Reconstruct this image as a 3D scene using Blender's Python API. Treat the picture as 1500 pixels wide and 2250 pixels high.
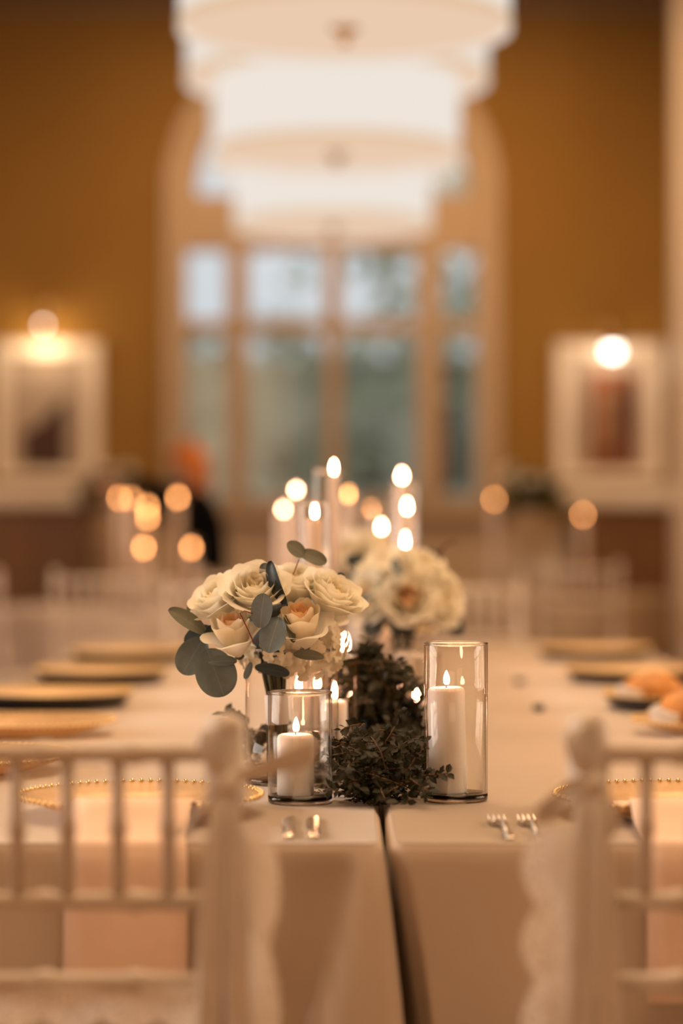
import bpy, bmesh, math, random
from mathutils import Vector, Matrix, noise

S = bpy.context.scene
for o in list(bpy.data.objects):
    bpy.data.objects.remove(o)
COL = S.collection
PI = math.pi
rnd = random.Random(7)

# ------------------------------------------------------------------ camera, world, lights, exposure
CAM_Z, FPX, HOR = 1.18, 5312.5, 1140.0
cam = bpy.data.cameras.new('camera')
cam_o = bpy.data.objects.new('camera', cam)
COL.objects.link(cam_o)
cam_o.location = (0, 0, CAM_Z)
cam_o.rotation_euler = (PI / 2, 0, 0)
cam.sensor_fit = 'HORIZONTAL'
cam.sensor_width = 24.0
cam.lens = 85.0
cam.shift_y = 15.0 / 1500.0
cam.clip_start = 0.05
cam.clip_end = 200
cam.dof.use_dof = True
cam.dof.focus_distance = 3.66
cam.dof.aperture_fstop = 1.4
S.camera = cam_o

S.view_settings.view_transform = 'Standard'
S.view_settings.look = 'None'
S.view_settings.gamma = 1.0
S.view_settings.use_curve_mapping = False
S.view_settings.exposure = 0.0
S.cycles.use_denoising = True
S.cycles.use_adaptive_sampling = False
S.cycles.use_light_tree = False
S.cycles.max_bounces = 7
S.cycles.diffuse_bounces = 3
S.cycles.glossy_bounces = 3
S.cycles.transmission_bounces = 6
S.cycles.transparent_max_bounces = 24
S.cycles.sample_clamp_indirect = 4.0
S.cycles.caustics_reflective = False
S.cycles.caustics_refractive = False

world = bpy.data.worlds.new('sky')
S.world = world
world.use_nodes = True
bg = world.node_tree.nodes['Background']
bg.inputs[0].default_value = (0.76, 0.78, 0.82, 1)
bg.inputs[1].default_value = 1.0


def area_light(name, loc, rot, sx, sy, power, color):
    l = bpy.data.lights.new(name, 'AREA')
    l.shape = 'RECTANGLE'
    l.size, l.size_y = sx, sy
    l.energy = power
    l.color = color
    o = bpy.data.objects.new(name, l)
    o.location = loc
    o.rotation_euler = rot
    COL.objects.link(o)
    return o


# added unseen fill lights for ceiling, end wall, right and rear; left is daylight
area_light('ceiling_fill', (0.2, 8.0, 4.5), (0, 0, 0), 2.6, 14.0, 450, (1.0, 0.645, 0.36))  # added fill standing in for ceiling lamps out of view
area_light('end_wall_fill', (-0.05, 14.0, 4.5), (math.radians(30), 0, 0), 1.6, 0.8, 14, (1.0, 0.56, 0.24))  # added to brighten the end wall, no fixture there
area_light('daylight_from_side_windows', (-4.9, 4.7, 2.2), (0, math.radians(-90), 0), 2.6, 3.6, 235, (1.0, 0.88, 0.78))
area_light('warm_right_fill', (4.9, 4.7, 2.2), (0, math.radians(90), 0), 2.6, 3.6, 150, (1.0, 0.70, 0.46))  # made-up fill for the candles and roses, no hall there
area_light('warm_rear_fill', (-2.2, -3.6, 2.3), (math.radians(84), 0, math.radians(-24)), 3.0, 2.6, 90, (1.0, 0.60, 0.34))  # added warm fill behind the camera

# ------------------------------------------------------------------ helpers
TZ = 0.76          # table top


def P(x, y, d):
    """point at distance d that shows at pixel (x, y)"""
    return Vector(((x - 750.0) * d / FPX, d, CAM_Z - (y - HOR) * d / FPX))


def link(o, parent=None):
    COL.objects.link(o)
    if parent is not None:
        o.parent = parent
    return o


def empty(name, loc=(0, 0, 0), rz=0.0):
    o = bpy.data.objects.new(name, None)
    o.empty_display_size = 0.05
    o.location = loc
    o.rotation_euler = (0, 0, rz)
    return link(o)


def tag(o, label=None, cat=None, group=None, kind=None):
    if label: o['label'] = label
    if cat: o['category'] = cat
    if group: o['group'] = group
    if kind: o['kind'] = kind
    return o


class MB:
    def __init__(self):
        self.v, self.f = [], []

    def add(self, vs, fs, mat=None):
        n = len(self.v)
        self.v += [tuple(mat @ Vector(p)) if mat is not None else tuple(p) for p in vs]
        self.f += [tuple(i + n for i in f) for f in fs]
        return self

    def box(self, x0, x1, y0, y1, z0, z1):
        vs = [(x0, y0, z0), (x1, y0, z0), (x1, y1, z0), (x0, y1, z0), (x0, y0, z1), (x1, y0, z1), (x1, y1, z1), (x0, y1, z1)]
        fs = [(0, 3, 2, 1), (4, 5, 6, 7), (0, 1, 5, 4), (1, 2, 6, 5), (2, 3, 7, 6), (3, 0, 4, 7)]
        return self.add(vs, fs)

    def lathe(self, prof, n=32, mat=None, closed=False):
        """prof: (r, z) points; r = 0 ends become poles"""
        vs, fs, rows = [], [], []
        for r, z in prof:
            if r < 1e-6:
                rows.append([len(vs)]); vs.append((0, 0, z))
            else:
                rows.append(list(range(len(vs), len(vs) + n)))
                vs += [(r * math.cos(2 * PI * k / n), r * math.sin(2 * PI * k / n), z) for k in range(n)]
        pairs = list(zip(rows, rows[1:]))
        if closed: pairs.append((rows[-1], rows[0]))
        for a, b in pairs:
            for k in range(n):
                k2 = (k + 1) % n
                if len(a) == 1 and len(b) == 1: continue
                if len(a) == 1: fs.append((a[0], b[k2], b[k]))
                elif len(b) == 1: fs.append((a[k], a[k2], b[0]))
                else: fs.append((a[k], a[k2], b[k2], b[k]))
        return self.add(vs, fs, mat)

    def tube(self, pts, rad, n=8, cap=True):
        pts = [Vector(p) for p in pts]
        if not isinstance(rad, (list, tuple)): rad = [rad] * len(pts)
        vs, fs = [], []
        prev = None
        for i, p in enumerate(pts):
            t = (pts[min(i + 1, len(pts) - 1)] - pts[max(i - 1, 0)])
            t = t.normalized() if t.length > 1e-9 else Vector((0, 0, 1))
            if prev is None:
                a = Vector((1, 0, 0)) if abs(t.x) < 0.8 else Vector((0, 1, 0))
            else:
                a = prev
            u = (a - t * a.dot(t)).normalized()
            w = t.cross(u)
            prev = u
            for k in range(n):
                c, s = math.cos(2 * PI * k / n), math.sin(2 * PI * k / n)
                vs.append(tuple(p + (u * c + w * s) * rad[i]))
        for i in range(len(pts) - 1):
            for k in range(n):
                k2 = (k + 1) % n
                fs.append((i * n + k, i * n + k2, (i + 1) * n + k2, (i + 1) * n + k))
        if cap:
            fs.append(tuple(range(n))[::-1])
            fs.append(tuple((len(pts) - 1) * n + k for k in range(n)))
        return self.add(vs, fs)

    def grid(self, fn, nu, nv, mat=None):
        vs = [fn(i / nu, j / nv) for j in range(nv + 1) for i in range(nu + 1)]
        w = nu + 1
        fs = [(j * w + i, j * w + i + 1, (j + 1) * w + i + 1, (j + 1) * w + i) for j in range(nv) for i in range(nu)]
        return self.add(vs, fs, mat)

    def mesh(self, name, m, smooth=True):
        me = bpy.data.meshes.new(name)
        me.from_pydata(self.v, [], self.f)
        if m is not None: me.materials.append(m)
        if smooth: me.polygons.foreach_set('use_smooth', [True] * len(me.polygons))
        me.update()
        return me

    def build(self, name, m, parent=None, smooth=True, bevel=0, solid=0, loc=None, sub=0):
        o = bpy.data.objects.new(name, self.mesh(name, m, smooth))
        if loc is not None: o.location = loc
        link(o, parent)
        if solid:
            md = o.modifiers.new('thick', 'SOLIDIFY'); md.thickness = solid; md.offset = 0
        if bevel:
            md = o.modifiers.new('edge', 'BEVEL'); md.width = bevel; md.segments = 2; md.limit_method = 'ANGLE'
        if sub:
            md = o.modifiers.new('smooth', 'SUBSURF'); md.levels = sub; md.render_levels = sub
        return o


def inst(name, me, parent, mat=None):
    o = bpy.data.objects.new(name, me)
    link(o, parent)
    if mat is not None: o.matrix_local = mat
    return o


def copy_tree(o, parent=None):
    c = o.copy()
    link(c)
    c.parent = parent
    for ch in list(o.children):
        copy_tree(ch, c)
    return c


def frame(z, x_hint=Vector((1, 0, 0))):
    """rotation matrix whose z axis is z"""
    z = Vector(z).normalized()
    x = Vector(x_hint) - z * Vector(x_hint).dot(z)
    if x.length < 1e-4:
        x = Vector((0, 1, 0)) - z * z.y
    x.normalize()
    y = z.cross(x)
    return Matrix((x, y, z)).transposed().to_4x4()


# ------------------------------------------------------------------ materials
def nodes_of(name):
    m = bpy.data.materials.new(name)
    m.use_nodes = True
    nt = m.node_tree
    nt.nodes.clear()
    out = nt.nodes.new('ShaderNodeOutputMaterial')
    return m, nt, out


def tint_noise(nt, col, var, scale, detail=3.0, stretch=None):
    tc = nt.nodes.new('ShaderNodeTexCoord')
    nz = nt.nodes.new('ShaderNodeTexNoise')
    nz.inputs['Scale'].default_value = scale
    nz.inputs['Detail'].default_value = detail
    if stretch:
        mp = nt.nodes.new('ShaderNodeMapping')
        mp.inputs['Scale'].default_value = stretch
        nt.links.new(tc.outputs['Object'], mp.inputs['Vector'])
        nt.links.new(mp.outputs['Vector'], nz.inputs['Vector'])
    else:
        nt.links.new(tc.outputs['Object'], nz.inputs['Vector'])
    rp = nt.nodes.new('ShaderNodeValToRGB')
    rp.color_ramp.elements[0].position = 0.3
    rp.color_ramp.elements[1].position = 0.7
    rp.color_ramp.elements[0].color = tuple(c * (1 - var) for c in col[:3]) + (1,)
    rp.color_ramp.elements[1].color = tuple(min(1, c * (1 + var)) for c in col[:3]) + (1,)
    nt.links.new(nz.outputs['Fac'], rp.inputs['Fac'])
    return rp.outputs['Color'], nz.outputs['Fac']


def pmat(name, col, rough=0.5, metal=0.0, var=0.06, scale=20, bump=0.0, bscale=200, sss=0.0, sheen=0.0, spec=0.5, stretch=None):
    m, nt, out = nodes_of(name)
    b = nt.nodes.new('ShaderNodeBsdfPrincipled')
    c, f = tint_noise(nt, col, var, scale, stretch=stretch)
    nt.links.new(c, b.inputs['Base Color'])
    b.inputs['Roughness'].default_value = rough
    b.inputs['Metallic'].default_value = metal
    b.inputs['Specular IOR Level'].default_value = spec
    if sss:
        b.inputs['Subsurface Weight'].default_value = sss
        b.inputs['Subsurface Radius'].default_value = (0.03, 0.014, 0.006)
        b.inputs['Subsurface Scale'].default_value = 0.6
    if sheen: b.inputs['Sheen Weight'].default_value = sheen
    if bump:
        tc = nt.nodes.new('ShaderNodeTexCoord')
        nz = nt.nodes.new('ShaderNodeTexNoise'); nz.inputs['Scale'].default_value = bscale
        nt.links.new(tc.outputs['Object'], nz.inputs['Vector'])
        bp = nt.nodes.new('ShaderNodeBump'); bp.inputs['Strength'].default_value = bump; bp.inputs['Distance'].default_value = 0.002
        nt.links.new(nz.outputs['Fac'], bp.inputs['Height'])
        nt.links.new(bp.outputs['Normal'], b.inputs['Normal'])
    nt.links.new(b.outputs[0], out.inputs[0])
    return m


def leafy(name, col, trans=0.3, rough=0.6, var=0.12, scale=30, gloss=0.06, vein=None):
    """thin plant tissue: diffuse + translucent + a little gloss"""
    m, nt, out = nodes_of(name)
    c, f = tint_noise(nt, col, var, scale)
    if vein:
        tc = nt.nodes.new('ShaderNodeTexCoord')
        sx = nt.nodes.new('ShaderNodeSeparateXYZ'); nt.links.new(tc.outputs['Object'], sx.inputs[0])
        ab = nt.nodes.new('ShaderNodeMath'); ab.operation = 'ABSOLUTE'; nt.links.new(sx.outputs['X'], ab.inputs[0])
        lt = nt.nodes.new('ShaderNodeMath'); lt.operation = 'LESS_THAN'; lt.inputs[1].default_value = 0.0005
        nt.links.new(ab.outputs[0], lt.inputs[0])
        mu = nt.nodes.new('ShaderNodeMath'); mu.operation = 'MULTIPLY'; mu.inputs[1].default_value = -0.9
        nt.links.new(ab.outputs[0], mu.inputs[0])
        ad = nt.nodes.new('ShaderNodeMath'); ad.operation = 'ADD'
        nt.links.new(mu.outputs[0], ad.inputs[0]); nt.links.new(sx.outputs['Y'], ad.inputs[1])
        mo = nt.nodes.new('ShaderNodeMath'); mo.operation = 'PINGPONG'; mo.inputs[1].default_value = 0.0045
        nt.links.new(ad.outputs[0], mo.inputs[0])
        l2 = nt.nodes.new('ShaderNodeMath'); l2.operation = 'LESS_THAN'; l2.inputs[1].default_value = 0.0003
        nt.links.new(mo.outputs[0], l2.inputs[0])
        h = nt.nodes.new('ShaderNodeMath'); h.operation = 'MULTIPLY_ADD'; h.inputs[1].default_value = 0.22
        nt.links.new(l2.outputs[0], h.inputs[0]); nt.links.new(lt.outputs[0], h.inputs[2])
        h.use_clamp = True
        mx = nt.nodes.new('ShaderNodeMix'); mx.data_type = 'RGBA'
        nt.links.new(h.outputs[0], mx.inputs['Factor'])
        nt.links.new(c, mx.inputs[6]); mx.inputs[7].default_value = tuple(vein) + (1,)
        c = mx.outputs[2]
    d = nt.nodes.new('ShaderNodeBsdfDiffuse'); nt.links.new(c, d.inputs[0])
    t = nt.nodes.new('ShaderNodeBsdfTranslucent'); nt.links.new(c, t.inputs[0])
    a = nt.nodes.new('ShaderNodeMixShader'); a.inputs[0].default_value = trans
    nt.links.new(d.outputs[0], a.inputs[1]); nt.links.new(t.outputs[0], a.inputs[2])
    g = nt.nodes.new('ShaderNodeBsdfGlossy'); g.inputs['Roughness'].default_value = rough
    e = nt.nodes.new('ShaderNodeMixShader'); e.inputs[0].default_value = gloss
    nt.links.new(a.outputs[0], e.inputs[1]); nt.links.new(g.outputs[0], e.inputs[2])
    nt.links.new(e.outputs[0], out.inputs[0])
    return m


def thin_glass(name, tint=(0.985, 0.98, 0.97), edge=(0.30, 0.19, 0.11), refl=0.035, rough=0.01, streak=0.0, edge_blend=0.5, edge_pow=7.0):
    """clear thin glass: see-through, mirror at grazing angles, slightly coloured where the wall is seen edge-on"""
    m, nt, out = nodes_of(name)
    lw = nt.nodes.new('ShaderNodeLayerWeight'); lw.inputs['Blend'].default_value = edge_blend
    mx = nt.nodes.new('ShaderNodeMix'); mx.data_type = 'RGBA'
    mx.inputs[6].default_value = tint + (1,); mx.inputs[7].default_value = edge + (1,)
    pe = nt.nodes.new('ShaderNodeMath'); pe.operation = 'POWER'; pe.inputs[1].default_value = edge_pow
    nt.links.new(lw.outputs['Facing'], pe.inputs[0])
    nt.links.new(pe.outputs[0], mx.inputs['Factor'])
    tr = nt.nodes.new('ShaderNodeBsdfTransparent'); nt.links.new(mx.outputs[2], tr.inputs[0])
    gl = nt.nodes.new('ShaderNodeBsdfGlossy'); gl.inputs['Roughness'].default_value = rough
    l2 = nt.nodes.new('ShaderNodeLayerWeight'); l2.inputs['Blend'].default_value = 0.5
    pw = nt.nodes.new('ShaderNodeMath'); pw.operation = 'POWER'; pw.inputs[1].default_value = 4.0
    nt.links.new(l2.outputs['Facing'], pw.inputs[0])
    ma = nt.nodes.new('ShaderNodeMath'); ma.operation = 'MULTIPLY_ADD'
    ma.inputs[1].default_value = 0.85; ma.inputs[2].default_value = refl
    nt.links.new(pw.outputs[0], ma.inputs[0])
    tc = nt.nodes.new('ShaderNodeTexCoord')
    mp = nt.nodes.new('ShaderNodeMapping'); mp.inputs['Scale'].default_value = (40, 40, 3)
    nt.links.new(tc.outputs['Object'], mp.inputs[0])
    nz = nt.nodes.new('ShaderNodeTexNoise'); nz.inputs['Scale'].default_value = 1.0
    nt.links.new(mp.outputs[0], nz.inputs['Vector'])
    bp = nt.nodes.new('ShaderNodeBump'); bp.inputs['Strength'].default_value = 0.12; bp.inputs['Distance'].default_value = 0.004
    nt.links.new(nz.outputs['Fac'], bp.inputs['Height'])
    nt.links.new(bp.outputs[0], gl.inputs['Normal'])
    ms = nt.nodes.new('ShaderNodeMixShader')
    nt.links.new(ma.outputs[0], ms.inputs[0]); nt.links.new(tr.outputs[0], ms.inputs[1]); nt.links.new(gl.outputs[0], ms.inputs[2])
    nt.links.new(ms.outputs[0], out.inputs[0])
    return m


def emit(name, col, strength):
    m, nt, out = nodes_of(name)
    e = nt.nodes.new('ShaderNodeEmission')
    e.inputs[0].default_value = tuple(col) + (1,)
    e.inputs[1].default_value = strength
    nt.links.new(e.outputs[0], out.inputs[0])
    return m


M = {}
M['wall'] = pmat('tan_wall_paint', (0.307, 0.153, 0.018), 0.75, var=0.03, scale=3)
M['wain'] = pmat('cream_wainscot_paint', (0.658, 0.497, 0.319), 0.55, var=0.03, scale=6)
M['trim'] = pmat('cream_trim_paint', (0.576, 0.411, 0.244), 0.5, var=0.03, scale=8)
M['column'] = pmat('cream_column_paint', (0.777, 0.629, 0.463), 0.5, var=0.03, scale=8)
M['ceil'] = pmat('ceiling_paint', (0.296, 0.178, 0.081), 0.8, var=0.03, scale=3)
M['floor'] = pmat('patterned_carpet', (0.30, 0.17, 0.09), 0.95, var=0.3, scale=9, bump=0.3)
M['linen'] = pmat('ivory_linen', (0.560, 0.445, 0.340), 0.85, var=0.02, scale=14, bump=0.10, bscale=900, sheen=0.15)
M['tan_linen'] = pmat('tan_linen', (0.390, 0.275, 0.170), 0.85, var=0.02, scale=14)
M['napkin'] = pmat('blush_napkin_linen', (0.864, 0.634, 0.480), 0.9, var=0.03, scale=20, bump=0.15, bscale=900)
M['chair'] = pmat('white_lacquered_chair_wood', (0.660, 0.560, 0.450), 0.4, var=0.03, scale=15)
M['cushion'] = pmat('ivory_chair_cushion', (0.640, 0.576, 0.512), 0.9, var=0.04, scale=15)
M['satin'] = pmat('ivory_satin_ribbon', (0.771, 0.705, 0.615), 0.4, var=0.05, scale=20, sheen=0.3)
M['glass'] = thin_glass('clear_cylinder_glass')
M['pane'] = thin_glass('window_pane_glass', (0.95, 0.97, 0.97), (0.9, 0.93, 0.93))
M['water'] = thin_glass('vase_water', (0.95, 0.93, 0.9), (0.8, 0.72, 0.62))
M['wax'] = pmat('ivory_candle_wax', (0.97, 0.93, 0.90), 0.5, var=0.02, scale=12, sss=0.35, spec=0.35)
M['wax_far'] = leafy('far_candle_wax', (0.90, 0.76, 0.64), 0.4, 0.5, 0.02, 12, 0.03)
M['wick'] = pmat('charred_wick', (0.03, 0.02, 0.015), 0.9)
M['flame'] = emit('candle_flame', (1.0, 0.385, 0.115), 30.0)
M['flame_near'] = emit('bright_candle_flame', (1.0, 0.47, 0.27), 80.0)
M['gold'] = pmat('gold_beaded_metal', (0.86, 0.62, 0.30), 0.32, metal=1.0, var=0.08, scale=60)
M['goldplate'] = pmat('gold_lacquer_plate', (0.84, 0.58, 0.30), 0.38, metal=0.55, var=0.06, scale=30)
M['underside'] = pmat('black_cup_and_plate_shade', (0.012, 0.010, 0.010), 0.3, var=0.1)  # black paints the shade under charger rims; also colours the votive cups
M['silver'] = pmat('polished_flatware_steel', (0.85, 0.74, 0.60), 0.14, metal=1.0, var=0.03)
M['bread'] = pmat('golden_bread_crust', (0.62, 0.27, 0.07), 0.6, var=0.25, scale=18, bump=0.4, bscale=60)
M['petal'] = leafy('ivory_rose_petal', (0.97, 0.92, 0.78), 0.40, 0.5, 0.03, 40, 0.02)
M['petal_mid'] = leafy('warm_ivory_rose_petal', (0.97, 0.88, 0.68), 0.40, 0.5, 0.03, 40, 0.02)
M['petal_peach'] = leafy('peach_rose_petal', (0.95, 0.64, 0.36), 0.35, 0.5, 0.05, 40, 0.02)
M['floret'] = leafy('cream_hydrangea_petal', (0.95, 0.84, 0.62), 0.22, 0.5, 0.06, 60, 0.02)
M['euca'] = leafy('silver_dollar_eucalyptus_leaf', (0.140, 0.185, 0.185), 0.12, 0.5, 0.12, 60, 0.05, vein=(0.20, 0.26, 0.27))
M['euca_light'] = leafy('pale_eucalyptus_leaf', (0.163, 0.226, 0.260), 0.12, 0.5, 0.12, 60, 0.06, vein=(0.27, 0.33, 0.34))
M['euca_olive'] = leafy('olive_eucalyptus_leaf', (0.156, 0.161, 0.110), 0.15, 0.5, 0.12, 60, 0.05, vein=(0.22,0.21,0.14))
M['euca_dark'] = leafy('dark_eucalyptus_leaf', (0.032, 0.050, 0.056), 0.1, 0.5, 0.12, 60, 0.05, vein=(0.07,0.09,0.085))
M['garland'] = leafy('dark_green_garland_leaf', (0.024, 0.022, 0.008), 0.15, 0.4, 0.4, 25, 0.025)
M['twig'] = pmat('brown_twig', (0.14, 0.07, 0.03), 0.7)
M['redtwig'] = pmat('red_twig', (0.22, 0.03, 0.02), 0.6)
M['stem'] = pmat('dark_green_stem', (0.06, 0.055, 0.02), 0.5, var=0.3, scale=60)
M['wrap'] = pmat('white_ribbon_wrap', (0.86, 0.80, 0.76), 0.6, var=0.03)
M['shade'] = emit('lit_fabric_drum_shade', (1.0, 0.905, 0.81), 0.86)
M['hem'] = emit('lit_shade_hem', (1.0, 0.68, 0.42), 0.76)
M['diffuser'] = emit('peach_lit_diffuser', (1.0, 0.72, 0.52), 0.83)
M['brass'] = pmat('aged_brass', (0.60, 0.38, 0.16), 0.35, metal=1.0)
M['bulb'] = emit('picture_lamp_bulb', (1.0, 0.88, 0.76), 11.0)
M['wood'] = pmat('brown_sideboard_wood', (0.200, 0.085, 0.022), 0.45, var=0.25, scale=6, stretch=(1, 1, 8))
M['mat'] = pmat('beige_picture_mat', (0.459, 0.355, 0.266), 0.8)
M['frame'] = pmat('cream_picture_frame', (0.938, 0.805, 0.632), 0.45)
M['paint_dark'] = pmat('dark_brown_painting', (0.055, 0.018, 0.006), 0.6, var=0.5, scale=9)
M['paint_red'] = pmat('russet_painting', (0.200, 0.055, 0.015), 0.6, var=0.5, scale=9)
M['paint_pale'] = pmat('pale_beige_painting', (0.360, 0.200, 0.100), 0.6, var=0.2, scale=9)
M['black'] = pmat('black_clothing', (0.003, 0.003, 0.003), 0.95, var=0.2, spec=0.1)
M['skin'] = pmat('skin', (0.62, 0.36, 0.24), 0.5, sss=0.1)
M['hair'] = pmat('ginger_hair', (0.680, 0.192, 0.016), 0.6, var=0.3, scale=60)
M['eye'] = pmat('eye', (0.05, 0.04, 0.035), 0.2)
M['green_far'] = leafy('arrangement_greenery', (0.085, 0.075, 0.02), 0.2, 0.5, 0.3, 20)
M['tree'] = leafy('garden_tree_leaf', (0.58, 0.58, 0.44), 0.45, 0.6, 0.4, 1.2)
M['hedge'] = leafy('hedge_leaf', (0.17, 0.20, 0.12), 0.2, 0.6, 0.45, 0.9)
M['lawn'] = pmat('lawn', (0.10, 0.15, 0.04), 0.9, var=0.3, scale=2)
M['bark'] = pmat('tree_bark', (0.10, 0.07, 0.045), 0.9, var=0.3, scale=8)
M['stone'] = pmat('garden_wall_render', (0.66, 0.62, 0.50), 0.9, var=0.12, scale=2)


def lace_material():
    m, nt, out = nodes_of('ivory_lace')
    tc = nt.nodes.new('ShaderNodeTexCoord')
    vo = nt.nodes.new('ShaderNodeTexVoronoi'); vo.inputs['Scale'].default_value = 150
    nt.links.new(tc.outputs['Object'], vo.inputs['Vector'])
    gt = nt.nodes.new('ShaderNodeMath'); gt.operation = 'GREATER_THAN'; gt.inputs[1].default_value = 0.31
    nt.links.new(vo.outputs['Distance'], gt.inputs[0])
    d = nt.nodes.new('ShaderNodeBsdfDiffuse'); d.inputs[0].default_value = (0.94, 0.88, 0.80, 1)
    t = nt.nodes.new('ShaderNodeBsdfTranslucent'); t.inputs[0].default_value = (0.94, 0.88, 0.80, 1)
    a = nt.nodes.new('ShaderNodeMixShader'); a.inputs[0].default_value = 0.35
    nt.links.new(d.outputs[0], a.inputs[1]); nt.links.new(t.outputs[0], a.inputs[2])
    tr = nt.nodes.new('ShaderNodeBsdfTransparent')
    ms = nt.nodes.new('ShaderNodeMixShader')
    nt.links.new(gt.outputs[0], ms.inputs[0]); nt.links.new(tr.outputs[0], ms.inputs[1]); nt.links.new(a.outputs[0], ms.inputs[2])
    nt.links.new(ms.outputs[0], out.inputs[0])
    return m


M['lace'] = lace_material()


def charger_material():
    """half-clear gold-tinted glass for the plate bowls"""
    m, nt, out = nodes_of('gold_tinted_glass')
    b = nt.nodes.new('ShaderNodeBsdfPrincipled')
    c, f = tint_noise(nt, (0.84, 0.60, 0.34), 0.1, 40)
    nt.links.new(c, b.inputs['Base Color'])
    b.inputs['Roughness'].default_value = 0.3
    b.inputs['Metallic'].default_value = 0.3
    tr = nt.nodes.new('ShaderNodeBsdfTransparent'); tr.inputs[0].default_value = (0.98, 0.86, 0.70, 1)
    ms = nt.nodes.new('ShaderNodeMixShader'); ms.inputs[0].default_value = 0.5
    nt.links.new(tr.outputs[0], ms.inputs[1]); nt.links.new(b.outputs[0], ms.inputs[2])
    nt.links.new(ms.outputs[0], out.inputs[0])
    return m


M['tintglass'] = charger_material()

# ------------------------------------------------------------------ room shell
RX0, RX1, RY0, RY1, RZ = -5.2, 5.2, -4.2, 16.0, 4.6


def struct(o, label, cat):
    return tag(o, label, cat, kind='structure')


struct(MB().box(RX0, RX1, RY0, RY1 + 0.3, -0.1, 0).build('floor', M['floor'], smooth=False), 'brown carpeted floor of the reception hall', 'floor')
struct(MB().box(RX0, RX1, RY0, RY1 + 0.3, RZ, RZ + 0.1).build('ceiling', M['ceil'], smooth=False), 'brown shaded ceiling above the drum chandeliers', 'ceiling')
struct(MB().box(RX0 - 0.2, RX0, RY0, RY1 + 0.3, 0, RZ).build('wall_left', M['wall'], smooth=False), 'tan side wall of the hall on the left', 'wall')
struct(MB().box(RX1, RX1 + 0.2, RY0, RY1 + 0.3, 0, RZ).build('wall_right', M['wall'], smooth=False), 'tan side wall of the hall on the right', 'wall')
struct(MB().box(RX0, RX1, RY0 - 0.2, RY0, 0, RZ).build('wall_front', M['wall'], smooth=False), 'tan wall behind the photographer', 'wall')

WK = RY1 / FPX                                  # metres per pixel on the far wall
WCX = (730 - 750) * WK
HW = 340 * WK                                   # half width of the opening
SILL = CAM_Z + (HOR - 1118) * WK
SPR = CAM_Z + (HOR - 425) * WK                  # spring line of the arch


def wall_with_arch():
    NA = 24
    arch = [(WCX + HW * math.cos(PI * k / NA), SPR + HW * math.sin(PI * k / NA)) for k in range(NA + 1)]   # right to left
    outline = [(WCX + HW, SILL)] + arch + [(WCX - HW, SILL)]
    polys = [[(RX0, 0), (WCX - HW, 0), (WCX - HW, SILL), (WCX - HW, SPR), (WCX - HW, RZ), (RX0, RZ)],
             [(WCX + HW, 0), (RX1, 0), (RX1, RZ), (WCX + HW, RZ), (WCX + HW, SPR), (WCX + HW, SILL)],
             [(WCX - HW, 0), (WCX + HW, 0), (WCX + HW, SILL), (WCX - HW, SILL)]]
    for a, b in zip(arch, arch[1:]):
        polys.append([b, a, (a[0], RZ), (b[0], RZ)])
    mb = MB()
    for y in (RY1, RY1 + 0.3):
        for p in polys:
            vs = [(x, y, z) for x, z in p]
            mb.add(vs, [tuple(range(len(p)))])
    n = len(outline)
    vs = [(x, RY1, z) for x, z in outline] + [(x, RY1 + 0.3, z) for x, z in outline]
    mb.add(vs, [(k, (k + 1) % n, n + (k + 1) % n, n + k) for k in range(n)])
    return mb


struct(wall_with_arch().build('wall_back', M['wall'], smooth=False), 'tan end wall with the arched window', 'wall')

# wainscot below the window with raised panels, chair rail, baseboards, crown
wn = struct(MB().box(RX0, RX1, RY1 - 0.02, RY1 - 0.001, 0.14, 1.10).build('trim_1', M['wain'], smooth=False), 'cream panelled wainscot along the end wall', 'wainscot')
for k in range(9):
    x = RX0 + 0.2 + k * 1.13
    MB().box(x, x + 0.93, RY1 - 0.035, RY1 - 0.02, 0.26, 0.98).build('panel', M['wain'], wn, smooth=False, bevel=0.01)
struct(MB().box(RX0, RX1, RY1 - 0.06, RY1 - 0.001, 1.10, 1.16).build('trim_2', M['trim'], smooth=False, bevel=0.01), 'cream chair rail under the arched window', 'trim')
struct(MB().box(RX0, RX1, RY1 - 0.03, RY1 - 0.001, 0, 0.14).build('baseboard_back', M['trim'], smooth=False, bevel=0.008), 'cream baseboard of the end wall', 'baseboard')
struct(MB().box(RX0, RX0 + 0.03, RY0, RY1 - 0.03, 0, 0.14).build('baseboard_left', M['trim'], smooth=False), 'cream baseboard of the left side wall', 'baseboard')
struct(MB().box(RX1 - 0.03, RX1, RY0, RY1 - 0.03, 0, 0.14).build('baseboard_right', M['trim'], smooth=False), 'cream baseboard of the right side wall', 'baseboard')
struct(MB().box(RX0, RX1, RY1 - 0.07, RY1 - 0.001, RZ - 0.09, RZ).build('trim_3', M['ceil'], smooth=False, bevel=0.02), 'dark crown moulding under the ceiling', 'trim')

# pilaster on the right edge of the picture
pcol = tag(empty('trim_4', (2.28, 14.6, 0)), 'tall cream square column beside the right-hand picture', 'column', kind='structure')
MB().box(-0.25, 0.25, -0.25, 0.25, 0.18, RZ - 0.15).build('shaft', M['column'], pcol, smooth=False, bevel=0.012)
MB().box(-0.29, 0.29, -0.29, 0.29, 0, 0.18).build('plinth', M['column'], pcol, smooth=False, bevel=0.015)
MB().box(-0.29, 0.29, -0.29, 0.29, RZ - 0.15, RZ).build('capital', M['column'], pcol, smooth=False, bevel=0.02)

# arched window: casing, bars and panes, each its own part
win = tag(empty('window_1', (WCX, RY1, SILL)), 'tall arched window with cream bars on the end wall', 'window', kind='structure')


def wx(px): return (px - 730) * WK
def wz(py): return (SILL * 0) + (CAM_Z + (HOR - py) * WK) - SILL


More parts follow.
